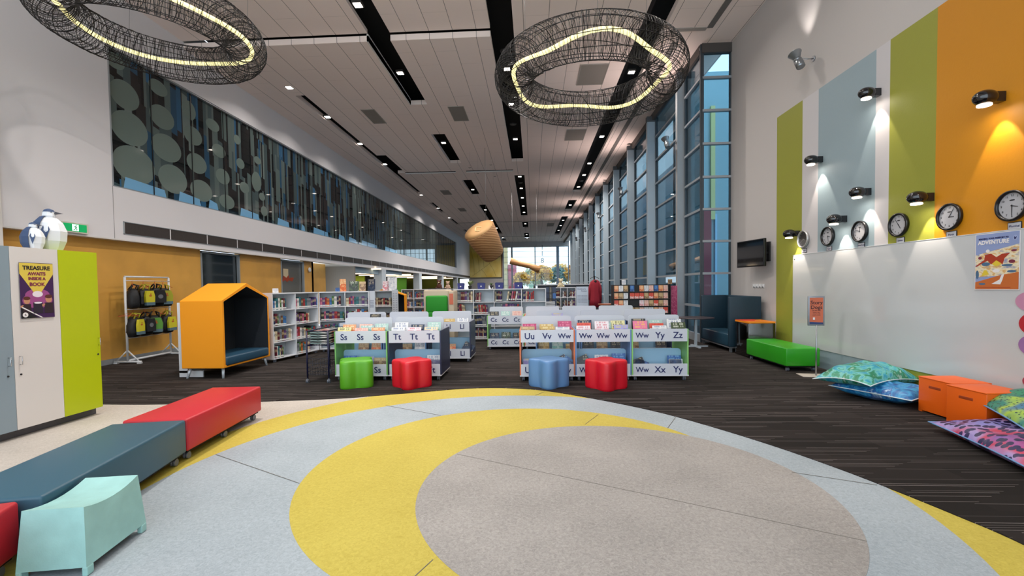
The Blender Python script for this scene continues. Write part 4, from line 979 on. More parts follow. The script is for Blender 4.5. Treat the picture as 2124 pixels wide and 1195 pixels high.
bookcase('white bookcase facing the camera behind the Ss bin', 'bookcase behind Ss bin', (-5.365, 11.145), (-4.22, 11.52), (0, .515, 1), 4, 1.525, .3,
         {(0, 0): (.02, .84, 0), (0, 1): (.02, .98, 0), (1, 0): (.05, .96, 0), (1, 1): (.02, .95, 0), (2, 0): (.02, .7, 0)}, seed=9, nmax=9)
t = thing('shelf_end_sign', 'white shelf end board with small printed lines beside the Ss bin bookcase', 'sign board', (-4.2, 11.5, 0))
MB().box(0, 0, 0, .14, .04, 1.53).build('board', mat('end_board', 'C6CCD4', .5), t)
for i, z in enumerate((1.28, 1.24, 1.2, 1.16, 1.12)): text('Junior', .045, NAVY, t, (.065, -.0015, z))
bookcase('white bookcase with dark reddish books farther back beside the small orange pod', 'bookcase by small pod', (-4.98, 14.0), (-4.38, 14.0), (0, 1), 3, 1.52, .3,
         {(0, 0): (.02, .9, 0), (1, 0): (.02, .98, 0)}, seed=12, pal=(0, 5, 5, 3, 7, 6, 3), nmax=10)
t = thing('shelf_end_sign', 'white board with columns of printed dots beside the small orange pod', 'sign board', (-4.36, 13.9, 0))
MB().box(0, 0, 0, .18, .04, 1.54).build('board', mat('end_board'), t)
for i in range(9): text('abc', .04, NAVY, t, (.05, -.0015, 1.42-.07*i)); text('def', .04, NAVY, t, (.13, -.0015, 1.42-.07*i))
bookcase('white distant bookcase left of the green seat', 'distant bookcase by green seat', (-5.27, 18), (-3.1, 18), (0, .23, .46, .73, 1), 4, 1.53, .3,
         {(0, 0): (.1, .8, 0), (0, 1): (.1, .98, 0), (1, 0): (.02, .95, 0), (1, 1): (.02, .98, 0), (2, 0): (.05, .9, 0), (2, 1): (.02, .98, 0)}, seed=21, nmax=7)
bookcase('long white bookcase in the middle with navy boxes on top', 'long middle bookcase', (-2.32, 13.2), (.38, 13.2), (0, .217, .44, .737, 1), 4, 1.53, .3,
         {(0, 0): (.05, .98, 0), (0, 1): (.05, .32, .08), (0, 2): (.03, .28, .0), (0, 3): (.04, .5, .05), (1, 0): (.02, .6, -.12), (1, 1): (.02, .7, -.1), (1, 2): (.2, .9, .1), (2, 1): (.02, .6, -.12), (2, 0): (.02, .8, 0), (3, 1): (.02, .6, 0)}, seed=33, pal=(0, 1, 3, 10, 5, 6, 9, 13, 10, 1), nmax=9, hs=(.26, .31))
rn = random.Random(2)
W0 = TR(-2.32, 13.2, 0)
for i in range(7):
    ci = (6, 3, 13, 0, 4, 9, 1)[i]; M = W0 @ TR(1.55+.062*i, .02, 1.175+.012) @ Matrix.Rotation(.17, 4, 'Y')
    book(ci, .045, .16, .27, M, '%s book leaning right on top shelf, third bay, long middle bookcase, %s from left' % (BOOKC[ci][0], WORDN[i]), 'books in the long middle bookcase')
bookcase('white distant bookcase with narrow bays beside the printed notice', 'bookcase beside printed notice', (.79, 17), (1.6, 17), (0, .3, .6, 1), 4, 1.53, .3,
         {(0, 0): (.05, .9, 0), (0, 1): (.2, .9, 0), (0, 2): (.2, .98, 0), (1, 0): (.1, .95, 0), (1, 1): (.3, .95, 0), (1, 2): (.05, .9, 0)}, seed=41, nmax=5, pal=(0, 5, 7, 3, 9, 4, 10))
t = thing('notice_board', 'pale blue-white notice with dark printed text beside the far bookcase', 'sign board', (1.83, 16.95, 0))
MB().box(-.22, 0, 0, .22, .04, 1.55).build('board', mat('notice_white', 'CBD6E4', .5), t)
text("Children's", .075, NAVY, t, (-.03, -.0015, 1.46)); text('Fiction', .075, NAVY, t, (.06, -.0015, 1.385))
for i in range(6): text('stories to read and share', .036, NAVY, t, (0, -.0015, 1.22-.05*i))
# ================================================================ things on top of the bookcases
def obox(nm_, lab, cat, x, y, z, sx, sy, sz, m, rz=0, grp=None, lid=None):
    t = thing(nm_, lab, cat, (x, y, z), rz, grp)
    MB().rbox(-sx/2, -sy/2, 0, sx/2, sy/2, sz, min(.01, sx/8)).build('body', m, t)
    return t
NB = mat('navy_plastic', '1E2370', .45)
for i, (px, wd) in enumerate(((-2.11, .19), (-1.51, .22), (-.98, .24), (-.42, .24))):
    t = thing('storage_box', 'navy blue box on the long middle bookcase, %s from left' % WORDN[i], 'box', (px, 13.33, 1.531), 0, 'navy boxes on the bookcase')
    MB().prism([(-wd/2+.015, 0), (wd/2-.015, 0), (wd/2, .17), (-wd/2, .17)], -.1, .1, 'y').build('body', NB, t)
    MB().prism([(-wd/2+.0, .165), (wd/2, .165), (wd/2-.02, .185), (-wd/2+.02, .185)], -.105, .105, 'y').build('lid', mat('navy_lid', '181C5C', .4), t)
    mb = MB(); disc(mb, 0, .08, .02, .02, -.103, 12, .002); mb.build('white_mark', mat('poster_white'), t)
COVERS = []
def cover_mat(nm, cs, s=9):
    """printed cover: plain field, soft picture blobs, a row of letter-like marks near the top, a frame line"""
    k = NT('cover_'+nm); tc = k.n('TexCoord'); sp = k.n('SeparateXYZ'); k.l(tc.outputs['Object'], sp.inputs[0])
    q = s/9.0; x = k.math('MULTIPLY', sp.outputs[0], q); z = k.math('MULTIPLY', sp.outputs[2], q)
    n2 = k.n('TexNoise'); n2.inputs['Scale'].default_value = s*1.2; n2.inputs['Detail'].default_value = 2; k.l(tc.outputs['Object'], n2.inputs[0])
    pic = k.ramp(n2.outputs[0], [(.40, cs[0]), (.47, cs[1]), (.56, cs[1]), (.62, cs[2])])
    lowz = k.math('LESS_THAN', z, .19)
    c = k.mix(k.math('MULTIPLY', lowz, .85), cs[0], pic)
    # title marks
    cx = k.math('FLOOR', k.math('MULTIPLY', x, 62.0)); fx = k.math('FRACT', k.math('MULTIPLY', x, 62.0)); fz = k.math('FRACT', k.math('MULTIPLY', z, 26.0)); cz = k.math('FLOOR', k.math('MULTIPLY', z, 26.0))
    cb = k.n('CombineXYZ'); k.l(cx, cb.inputs[0]); k.l(cz, cb.inputs[1]); wn = k.n('TexWhiteNoise', noise_dimensions='2D'); k.l(cb.outputs[0], wn.inputs[0])
    t = k.math('MULTIPLY', k.math('GREATER_THAN', fx, .25), k.math('MULTIPLY', k.math('GREATER_THAN', fz, .3), k.math('GREATER_THAN', wn.outputs[0], .3)))
    t = k.math('MULTIPLY', t, k.math('MULTIPLY', k.math('GREATER_THAN', z, .2), k.math('LESS_THAN', k.math('ABSOLUTE', x), .085)))
    k.l(k.mix(k.math('MULTIPLY', t, .8), c, cs[2] if cs[2] not in ('FFFFFF', 'EFE6DC') else cs[1]), k.b.inputs['Base Color']); k.b.inputs['Roughness'].default_value = .3
    return k.m
COV = {'yellow and white': ('E3DCA0', 'D8B93A', '3A3226'), 'pale pink': ('E6C3B4', 'D98A84', 'EFE6DC'), 'orange': ('E2A070', 'C9552E', 'F0DCB0'), 'white': ('E4E4E4', 'C9CCD4', '7A86A8'),
       'white and pink': ('EADFE2', 'D06A78', 'FFFFFF'), 'purple and cream': ('E8D6B0', '5A3A8E', '4AA0C8'), 'brown': ('B89A70', '6E4A2E', 'D8C090'), 'gold': ('C9A860', '8A6A2A', 'E6D9A8'),
       'magenta': ('B83A68', '5A2A6E', 'E07A9A'), 'bright pink': ('E87A9E', 'D8406E', 'F2C04A'), 'red and white': ('D8503A', 'E6E0DE', 'C4362E'), 'green and black': ('3A4A2A', '1C1E1A', 'D9D9C9'),
       'blue': ('2A62A8', '1A3A6E', '7AB0D8'), 'dark blue': ('182848', '2A3E5A', 'C4B8A0'), 'lilac': ('A8A4D0', '8070B8', 'D8C878'), 'teal': ('A8C8C0', '5A9A90', 'E4E8E0'), 'black': ('1A1A20', '34303A', 'B8A888')}
CMF = {k_: cover_mat('fine_'+k_.replace(' ', '_'), v, 26) for k_, v in COV.items()}
CM = {k_: cover_mat(k_.replace(' ', '_'), v) for k_, v in COV.items()}
def pbook(col, loc, w_, h_, lab, tilt=.22, rz=0, roll=0, t_=.012, group='picture books in the bins'):
    t = thing('picture_book', lab, 'book', loc, rz, group)
    M = Matrix.Rotation(-tilt, 4, 'X') @ Matrix.Rotation(roll, 4, 'Y')
    MB().box(-w_/2, 0, 0, w_/2, t_, h_, M).build('cover', CM[col], t)
    MB().box(-w_/2+.004, .002, .003, w_/2-.001, t_-.002, h_+.0006, M).build('pages', mat('page_block'), t)
    return t
for i, (x, y, w_, h_, col, what) in enumerate(((-5.33, 10.9, .10, .10, 'white', 'bookcase beside near pod, small white card'), (-4.72, 11.5, .26, .28, 'green and black', 'bookcase behind Ss bin, green cover'), (-4.47, 11.6, .15, .25, 'black', 'bookcase behind Ss bin, black cover'))):
    pass
CTOP = 'on top of the bookcase behind the Ss bin'
pbook('white', (-5.66, 9.75, 1.526), .12, .1, 'small white card standing on the bookcase beside the near pod', .1, .8, group='display books')
pbook('blue', (-5.0, 11.42, 1.526), .1, .1, 'small pale blue card '+CTOP, .2, .3, group='display books')
pbook('orange', (-4.88, 11.5, 1.526), .16, .32, 'tall orange folded display board '+CTOP, .05, .8, group='display books')
pbook('green and black', (-4.62, 11.55, 1.526), .24, .26, 'open green patterned book displayed '+CTOP, .12, .3, group='display books')
pbook('brown', (-4.42, 11.62, 1.526), .16, .25, 'dark patterned book displayed '+CTOP, .12, .3, group='display books')
pbook('dark blue', (-5.1, 14.15, 1.521), .24, .37, 'tall dark navy book cover displayed on the bookcase by the small pod', .08, 0, group='display books')
pbook('white and pink', (-4.62, 14.1, 1.521), .2, .3, 'pale pink and grey cover displayed on the bookcase by the small pod', .08, 0, group='display books')
pbook('white', (-4.42, 14.1, 1.521), .3, .42, 'tall white illustrated cover displayed on the bookcase by the small pod', .08, 0, group='display books')
pbook('teal', (-.05, 13.35, 1.531), .14, .13, 'small light blue box-like card at the right of the long middle bookcase', .08, 0, group='display books')
pbook('white', (-1.24, 13.35, 1.531), .12, .1, 'small white card between the second and third navy boxes', .08, 0, group='display books')
# potted plant and soft toys
def plant(x, y, z, h, lab, seed, col='6E7A4A'):
    rn = random.Random(seed); t = thing('potted_plant', lab, 'plant', (x, y, z), 0)
    MB().lathe([(.05, 0), (.065, .1), (.07, .1)], 14).build('pot', mat('dark_pot', '1E1E22', .5), t)
    mb = MB()
    for k in range(26):
        a = rn.uniform(0, 6.28); L2 = h*rn.uniform(.5, 1); tip = (math.cos(a)*L2*.7, math.sin(a)*L2*.7, .1+L2*rn.uniform(.5, 1)); w2 = .02
        mid = (tip[0]*.5, tip[1]*.5, .1+(tip[2]-.1)*.7); px, py = -math.sin(a)*w2, math.cos(a)*w2
        mb.add([(0, 0, .1), (mid[0]+px, mid[1]+py, mid[2]), tip, (mid[0]-px, mid[1]-py, mid[2])], [(0, 1, 2, 3)])
    mb.build('foliage', mat('leaf_'+col, col, .6, var=.2), t)
plant(-1.85, 13.35, 1.531, .2, 'bushy plant in dark pot between the first and second navy boxes', 5)
plant(-1.22, 13.4, 1.531, .1, 'small green plant in dark pot beside the third navy box', 6, '4E6A3A')
def soft_toy(x, y, z, s, col, lab):
    t = thing('soft_toy', lab, 'soft toy', (x, y, z), 0, 'soft toys on the bookcases'); m = mat('plush_'+col, col, .95, bump=.3, bscale=80)
    MB().ball((0, 0, .07*s), (.07*s, .06*s, .08*s)).build('body', m, t); MB().ball((0, -.01, .18*s), (.055*s, .05*s, .052*s)).build('head', m, t)
    for sx in (-1, 1):
        MB().ball((sx*.045*s, 0, .225*s), (.02*s, .012*s, .02*s), 10, 8).build('ear', m, t)
        MB().ball((sx*.07*s, -.05*s, .03*s), (.03*s, .05*s, .025*s), 10, 8).build('leg', m, t)
        MB().ball((sx*.02*s, -.058*s, .19*s), .006*s, 6, 4).build('eye', BLACK, t)
    MB().ball((0, -.065*s, .17*s), (.022*s, .02*s, .016*s), 10, 8).build('muzzle', mat('plush_cream', 'D9C8A8', .95), t)
soft_toy(-3.75, 18.1, 1.531, 1.5, '5A3428', 'brown soft toy on the distant bookcase left of the green seat')
soft_toy(-3.4, 18.1, 1.531, 1.3, 'C9A890', 'beige soft toy beside the brown one on the distant bookcase')
soft_toy(1.05, 17.1, 1.531, 1.4, 'D8C8A4', 'cream soft toy on the bookcase beside the printed notice')
t = thing('spinner_stand', 'black rotating stand with blue and dark cards between the two far bookcases', 'display stand', (.56, 14.6, 0))
MB().tube([(0, 0, 0), (0, 0, 1.6)], .03, 8).build('pole', BLACK, t); MB().lathe([(.2, 0), (.2, .03), (.05, .05)], 16).build('base', BLACK, t)
for i in range(5):
    for jx, cc in ((-.1, 'dark blue'), (.02, 'black'), (.12, 'blue' if i % 2 else 'dark blue')): MB().box(jx-.05, -.12, .62+.19*i, jx+.05, -.1, .79+.19*i).build('card', CMF[cc], t)
    mb = MB(); mb.box(-.17, -.13, .605+.19*i, .17, .02, .615+.19*i); mb.build('shelf', BLACK, t)
for i in range(5): tag(obox('paper_stack', 'x', 'paper', 0, 0, 0, .34, .24, .03, PANW), 'white paper tray on the low stack before the spinner stand, %s from bottom' % WORDN[i], 'paper tray', 'stacked paper trays').location = (.50, 13.9, .9+.045*i)
t = thing('low_table', 'small dark table under the white paper trays', 'table', (.50, 13.9, 0)); MB().box(-.22, -.16, .86, .22, .16, .9).build('tabletop', BLACK, t)
for a_, b_ in ((-.2, -.14), (.18, -.14), (-.2, .12), (.18, .12)): MB().box(a_, b_, 0, a_+.02, b_+.02, .86).build('leg', BLACK, t)
# long rail shelf behind
t = thing('counter', 'long pale counter behind the far bookcase, by the window fins', 'counter', (.2, 24, 0))
MB().box(0, 0, 1.62, 3.4, .5, 1.68).build('worktop', PANW, t); MB().box(.05, .05, 0, 3.35, .45, 1.62).build('base', mat('dark_base', '3C434C', .6), t)
# green high seat
t = thing('high_back_seat', 'beige high backed seat with bright green cushions in the middle distance', 'seat', (-2.62, 12.4, 0))
BE = mat('beige_shell', 'C2B29A', .6); GR = mat('green_fabric', '1E8A1E', .7)
MB().rbox(-.42, .08, .15, .30, .62, 1.53, .05).build('shell', BE, t)
MB().rbox(-.34, -.02, .9, .27, .1, 1.37, .05).build('back_cushion', GR, t); MB().rbox(-.34, -.04, .42, .27, .1, .92, .05).build('back_cushion', GR, t)
MB().rbox(-.36, -.5, .25, .28, .05, .45, .05).build('seat_cushion', GR, t)
MB().tube([(-.28, .1, 1.56), (.22, .1, 1.56)], .012, 8).build('top_rail', mat('black_plastic'), t)
MB().rbox(.29, .02, .15, .45, .62, 1.5, .03).build('side_panel', BE, t)
MB().box(.32, .012, 1.12, .43, .02, 1.42).build('picture_strip', cover_mat('strip', ('C8603A', 'D8A080', '2A3E7A'), 5), t)
for x in (-.36, .24): MB().box(x, 0, 0, x+.05, .05, .16).build('leg', BLACK, t)
# ================================================================ browser bins
SIDES = {'green': mat('bin_green', '7FBF6A', .4), 'navy': mat('bin_navy', '232B4A', .4), 'orange': mat('bin_orange', 'D9764A', .4), 'blue': mat('bin_blue', '6E92C4', .4), 'lime': mat('bin_lime', '8CCB70', .4)}
def rpanel(mb, x0, x1, z0, z1, y, th, r=.05):
    pts = [(x0, z0), (x1, z0)]+[(x1-r+r*math.cos(R_(a)), z1-r+r*math.sin(R_(a))) for a in (0, 22, 45, 68, 90)]+[(x0+r-r*math.sin(R_(a)), z1-r+r*math.cos(R_(a))) for a in (0, 22, 45, 68, 90)]
    mb.prism(pts, y, y+th, 'y')
def bin_(x0, y0, side, top, bot, lab, w_=.925):
    t = thing('browser_bin', lab, 'book bin', (x0, y0, 0), 0, 'white picture book bins')
    D = .82; S = SIDES[side]; WB2 = mat('bin_white', 'CDD1DA', .4); LB = mat('bin_light_blue', '9CC4DE', .4)
    MB().box(0, -.01, .08, w_, D, .10).build('base', PANW, t)
    for x in (0, w_-.022): MB().box(x, 0, .10, x+.022, D, .855).build('side_panel', S, t)
    o = MB().box(.022, -.006, .655, w_-.022, .012, .862).build('front_board', WB2, t)
    for i, s in enumerate(top or ()):
        if s: text(s, .145 if s != 'Ww' else .12, NAVY, o, (.17+.29*i, -.008, .755), name='lettering', bold=.002)
    o = MB().box(.022, -.006, .10, w_-.022, .012, .285).build('front_board', WB2, t)
    for i, s in enumerate(bot or ()):
        if s: text(s, .145 if s != 'Ww' else .12, NAVY, o, (.17+.29*i, -.008, .185), name='lettering', bold=.002)
    for yy, z in ((.02, .655), (.02, .105), (.44, .655), (.44, .105)): MB().box(.022, yy, z, w_-.022, yy+.36, z+.015).build('trough_floor', WB2, t)
    mb = MB(); rpanel(mb, .03, w_-.03, .655, 1.07, D/2-.01, .02, .05); mb.build('divider_board', WB2, t)
    mb = MB(); rpanel(mb, .03, w_-.03, .11, .50, .30, .015, .05); mb.build('lower_back_board', LB, t)
    MB().box(.022, D-.014, .655, w_-.022, D, .862).build('rear_board', WB2, t); MB().box(.022, D-.014, .10, w_-.022, D, .285).build('rear_board', WB2, t)
    casters(t, [(.06, .05), (w_-.06, .05), (.06, D-.05), (w_-.06, D-.05)], .08, .036)
    return t
BINS = [(-3.44, 7.68, 'green', ('Ss',)*3, ('Ss',)*3, 'white book bin with green sides lettered Ss three times'),
        (-2.505, 7.68, 'navy', ('Tt',)*3, ('Tt',)*3, 'white book bin with navy sides lettered Tt three times'),
        (-4.15, 9.5, 'blue', None, None, 'rear book bin behind the Ss bin, leftmost of its row'),
        (-3.2, 9.5, 'blue', None, None, 'rear book bin behind the Tt bin, middle of its row'),
        (-2.255, 9.55, 'navy', ('Ll',)*3, ('Ll',)*3, 'white book bin with navy sides lettered Ll'),
        (-.235, 7.60, 'orange', ('Uu', 'Vv', 'Ww'), ('Uu', 'Vv', 'Ww'), 'white book bin with orange sides lettered Uu Vv Ww'),
        (.695, 7.60, 'blue', ('Ww',)*3, ('Ww',)*3, 'white book bin with blue sides lettered Ww three times'),
        (1.625, 7.60, 'lime', ('Ww', 'Yy', 'Zz'), ('Ww', 'Xx', 'Yy'), 'white book bin with lime sides lettered Ww Yy Zz'),
        (.05, 9.5, 'blue', None, None, 'middle row book bin behind the Uu bin'),
        (.99, 9.5, 'blue', None, None, 'middle row book bin behind the Ww bin'),
        (1.93, 9.5, 'navy', None, None, 'middle row book bin, rightmost behind the Zz bin'),
        (-1.16, 11.4, 'lime', ('Cc',)*3, ('Cc',)*3, 'back row book bin with lime sides lettered Cc three times'),
        (-.22, 11.4, 'orange', ('Cc',)*3, ('Cc', 'Dd', 'Dd'), 'back row book bin just right of the lime Cc bin'),
        (.72, 11.4, 'blue', None, None, 'back row book bin, third from left'),
        (1.66, 11.4, 'lime', None, None, 'back row book bin, rightmost')]
for b in BINS: bin_(*b)
SLOTN = ('left', 'middle', 'right')
def fillbin(x0, y0, cols, low, short):
    for i, stack in enumerate(cols):
        for j, (c, dx, h_) in enumerate(stack):
            pbook(c, (x0+.17+.29*i+dx, y0+.06+.075*(len(stack)-1-j), .671), .235, h_, '%s picture book, %s in upper %s slot of %s' % (c, ('rearmost', 'second from rear', 'front')[3-len(stack)+j] if len(stack) > 1 else 'alone', SLOTN[i], short), .25+.05*j)
    for i, c, dx, h_, roll in low:
        pbook(c, (x0+.17+.29*i+dx, y0+.12, .122), .23, h_, '%s picture book in the lower %s slot of %s' % (c, SLOTN[i], short), .3, 0, roll)
fillbin(-3.44, 7.68, ([('orange', .02, .30), ('yellow and white', -.04, .26)], [('pale pink', 0, .30), ('teal', .05, .28), ('pale pink', -.03, .25)], [('teal', .02, .31), ('orange', -.02, .25)]), [(0, 'blue', .02, .30, 0), (1, 'lilac', .05, .28, 0), (2, 'brown', -.02, .26, 0)], 'the Ss bin')
fillbin(-2.505, 7.68, ([('white', .02, .33), ('white', -.02, .25)], [('dark blue', .02, .29), ('white and pink', -.02, .25)], [('teal', .02, .33), ('purple and cream', -.02, .25)]), [(2, 'white', 0, .3, 0), (2, 'lilac', 0, .22, 0)], 'the Tt bin')
fillbin(-2.255, 9.55, ([], [('gold', 0, .26)], [('white', 0, .27)]), [(2, 'dark blue', 0, .30, .5), (1, 'orange', 0, .26, 0)], 'the Ll bin')
fillbin(-.235, 7.6, ([('magenta', .0, .29), ('brown', -.03, .25)], [('gold', .0, .28), ('gold', .02, .25)], [('magenta', .02, .33), ('white', -.02, .24)]), [(0, 'lilac', 0, .24, 0), (2, 'blue', -.03, .28, .6), (2, 'dark blue', .05, .3, -.5)], 'the Uu bin')
fillbin(.695, 7.6, ([('dark blue', .02, .34), ('red and white', 0, .30), ('white and pink', -.02, .26)], [('teal', .06, .30), ('white and pink', 0, .33)], [('yellow and white', -.01, .33), ('lilac', .03, .27)]), [(0, 'black', .06, .3, -.45), (1, 'white', 0, .3, 0), (2, 'blue', 0, .32, 0)], 'triple Ww bin')
fillbin(1.625, 7.6, ([('black', -.01, .36), ('bright pink', .0, .33)], [('teal', .0, .33), ('red and white', -.0, .28), ('white', .03, .25)], [('white', .0, .35), ('green and black', .05, .30)]), [(0, 'black', .02, .24, -.35), (0, 'blue', -.03, .22, .4), (2, 'blue', 0, .28, .0), (2, 'white', .02, .22, 0)], 'the Zz bin')
fillbin(-1.16, 11.4, ([('black', 0, .3)], [('teal', 0, .31)], [('pale pink', 0, .31)]), [(0, 'dark blue', 0, .3, 0), (1, 'green and black', 0, .32, 0), (2, 'black', 0, .3, 0)], 'the lime Cc bin')
fillbin(.05, 9.5, ([('white', 0, .3)], [('lilac', 0, .36)], []), [(0, 'gold', 0, .3, 0), (1, 'teal', 0, .3, 0), (2, 'gold', 0, .25, 0)], 'the bin behind the Uu bin')
fillbin(.99, 9.5, ([], [('white', 0, .28)], []), [(0, 'black', 0, .28, 0), (1, 'brown', 0, .28, 0), (2, 'black', 0, .28, 0)], 'the bin behind the triple Ww bin')
fillbin(1.93, 9.5, ([], [('white', 0, .28)], []), [(0, 'brown', 0, .28, 0), (2, 'black', 0, .3, 0)], 'the bin behind the Zz bin')
fillbin(-3.2, 9.5, ([], [], [('black', 0, .28)]), [(1, 'brown', 0, .28, 0), (2, 'white', 0, .3, 0)], 'the bin behind the Tt bin')
fillbin(-4.15, 9.5, ([], [], [('black', 0, .38)]), [(1, 'brown', 0, .3, 0), (2, 'orange', 0, .3, 0)], 'the bin behind the Ss bin')
# ================================================================ lobed ottomans
def ottoman(loc, rz, col, lab, R0=.272):
    t = thing('ottoman', lab, 'ottoman', loc, rz, 'four lobed soft stools')
    n = 96; zz = [(.95, 0), (.985, .01), (1.0, .04), (1.0, .2), (1.0, .395), (.985, .42), (.95, .436), (.88, .442), (.6, .444), (.01, .4445)]
    vs = []; fs = []
    for (s, z) in zz:
        for k in range(n):
            a = 2*PI*k/n; r = R0*(1+.19*math.cos(4*a)); f = s if s > .7 else s
            dimple = 0
            if .0 < z < .16: dimple = .06*max(0, -math.cos(4*a))*(1-abs(z-.05)/.11)
            vs.append((r*(f-dimple)*math.cos(a), r*(f-dimple)*math.sin(a), z))
    for i in range(len(zz)-1):
        for k in range(n): fs.append((i*n+k, i*n+(k+1) % n, (i+1)*n+(k+1) % n, (i+1)*n+k))
    mb = MB(); mb.add(vs, fs, True); mb.sm[-1] = True
    mb.build('upholstery', mat('ottoman_'+col, col, .4, bump=.02, bscale=200), t)
    MB().lathe([(R0*.7, -.0), (R0*.7, .01)], 24).build('base_disc', BLACK, t)
ottoman((-2.907, 7.29, 0), R_(67), '5AA81E', 'lime green four lobed ottoman in front of the Ss bin')
ottoman((-1.977, 7.25, 0), R_(0), 'D01226', 'red four lobed ottoman in front of the Tt bin')
ottoman((.24, 7.26, 0), R_(-92), '5E88B8', 'light blue four lobed ottoman in front of the Uu bin')
ottoman((1.125, 7.12, 0), R_(-7), 'D01226', 'red four lobed ottoman in front of the blue sided Ww bin')
# ================================================================ cart
t = thing('wire_cart', 'navy tubular wire cart on casters beside the green ottoman', 'cart', (-3.84, 7.5, 0))
NT_ = mat('navy_tube', '15183A', .4); W_, D = .37, .85
for x in (0, W_):
    for y in (0, D): MB().tube([(x, y, .08), (x, y, .885)], .014, 8).build('post', NT_, t)
for z in (.885, .64):
    mb = MB(); mb.tube([(0, 0, z), (W_, 0, z), (W_, D, z), (0, D, z)], .012, 8, True); mb.build('rim', NT_, t)
mb = MB()
for k in range(9): mb.tube([(W_*k/8, 0, .14), (W_*k/8, 0, .42)], .003, 4); mb.tube([(W_*k/8, D, .14), (W_*k/8, D, .42)], .003, 4); mb.tube([(W_*k/8, 0, .14), (W_*k/8, D, .14)], .003, 4); mb.tube([(W_*k/8, 0, .64), (W_*k/8, D, .64)], .003, 4)
for z in (.14, .2, .27, .34, .42): mb.tube([(0, 0, z), (W_, 0, z), (W_, D, z), (0, D, z)], .004, 4, True)
mb.build('wire_mesh', mat('grey_wire', '3A3E4A', .4, .5), t)
casters(t, [(0, .0), (W_, 0), (0, D), (W_, D)], .09, .034)
k = NT('striped_cloth'); tc = k.n('TexCoord'); wv = k.n('TexWave', bands_direction='Z'); wv.inputs['Scale'].default_value = 9; wv.inputs['Distortion'].default_value = 3; k.l(tc.outputs['Object'], wv.inputs[0])
n = k.n('TexNoise'); n.inputs['Scale'].default_value = 3; k.l(tc.outputs['Object'], n.inputs[0])
k.l(k.mix(wv.outputs[0], '121318', k.ramp(n.outputs[0], [(.4, '8FA6A4'), (.5, 'D8D4D0'), (.6, 'D07A70')])), k.b.inputs['Base Color'])
for i in range(5):
    z = .655+.045*i; tg = tag(MB().rbox(.03, .04, 0, W_-.03, D-.04, .042, .02).build('folded_cloth', k.m), 'folded striped cloth in the cart basket, %s from the bottom' % WORDN[i], 'cloth', 'folded cloths in the cart'); tg.location = (-3.84, 7.5, z)
    tg.rotation_euler = (0, R_((0, 1, -1, 1.5, 1)[i]), 0)
# ================================================================ display rack of discs
t = thing('media_rack', 'black display rack with rows of disc cases before the window fins', 'display rack', (2.26, 13.0, 0))
W_ = 1.6
BK = mat('rack_black', '0F1012', .5)
MB().box(0, .02, 0, W_, .3, 1.595).build('back', BK, t)
for i in range(7): MB().box(0, -.05, 1.385-.205*i, W_, .02, 1.405-.205*i).build('shelf', BK, t)
for x in (0, .42, W_-.02): MB().box(x, -.06, 0, x+.02, .02, 1.6).build('side_panel', BK, t)
rn = random.Random(8); cl = list(COV)
for r in range(4):
    for cI in range(11):
        if (r, cI) in ((0, 4), (2, 4), (2, 3)): continue
        x = .03+cI*.133+(.03 if cI > 2 else 0)+(.012 if cI > 2 else 0); col = rn.choice(['white', 'pale pink', 'blue', 'orange', 'white and pink', 'white', 'brown', 'red and white', 'pale pink'])
        o = tag(MB().box(-.06, 0, 0, .06, .014, .165, Matrix.Rotation(-.1, 4, 'X')).build('disc_case', CMF[col]), '%s disc case, %s from left in %s row of the black rack' % (col, WORDN[cI], ROWN[r]), 'disc case', 'disc cases on the black rack')
        o.location = (2.26+x+.06, 12.96, 1.406-.205*r)
pbook('magenta', (4.02, 13.2, .0), .2, 1.55, 'tall purple poster board standing at the right end of the black rack', .02, 0, t_=.03, group='display boards')
for i, (x, c) in enumerate(((2.6, 'white'), (3.9, 'brown'))): pbook(c, (x, 13.15, 1.6), .12, .14, 'small %s card on top of the black rack' % c, .1, group='display books')
# red coat
t = thing('coat_stand', 'dark pole stand behind the printed notice holding a red garment', 'stand', (2.1, 15.6, 0))
MB().tube([(0, 0, 0), (0, 0, 1.9)], .02, 8).build('pole', BLACK, t); MB().lathe([(.2, 0), (.2, .02), (.03, .04)], 16).build('base', BLACK, t); MB().tube([(-.15, 0, 1.82), (0, 0, 1.9), (.15, 0, 1.82)], .01, 6).build('hook', BLACK, t)
t = thing('coat', 'deep red gown hanging on the stand by the window fins', 'garment', (2.1, 15.5, 0))
RC = mat('red_cloth', '8E1226', .8, bump=.3, bscale=9)
MB().lathe([(.25, .85), (.24, 1.1), (.2, 1.4), (.22, 1.62), (.16, 1.74), (.07, 1.78)], 22, Matrix.Scale(.78, 4, (1, 0, 0)) @ Matrix.Scale(.5, 4, (0, 1, 0)), rf=lambda a: 1+.08*math.cos(7*a)).build('gown', RC, t)
for sx in (-1, 1): MB().tube([(sx*.11, 0, 1.70), (sx*.17, 0, 1.5), (sx*.17, .0, 1.1)], [.05, .055, .06], 10).build('sleeve', RC, t)
MB().ball((0, -.04, 1.72), (.06, .07, .05)).build('dark_collar', mat('collar_dark', '2A1A1E', .8), t)
# side table in front of coat
t = thing('bar_table', 'high table with orange-brown top beside the red gown', 'table', (2.35, 14.2, 0))
MB().lathe([(.33, .98), (.34, .99), (.34, 1.01), (.33, 1.02)], 32).build('tabletop', mat('orange_brown_top', '8E4A2A', .4), t); MB().tube([(0, 0, .03), (0, 0, .98)], .03, 10).build('column', BLACK, t); MB().lathe([(.22, 0), (.22, .02), (.04, .04)], 24).build('base', BLACK, t)
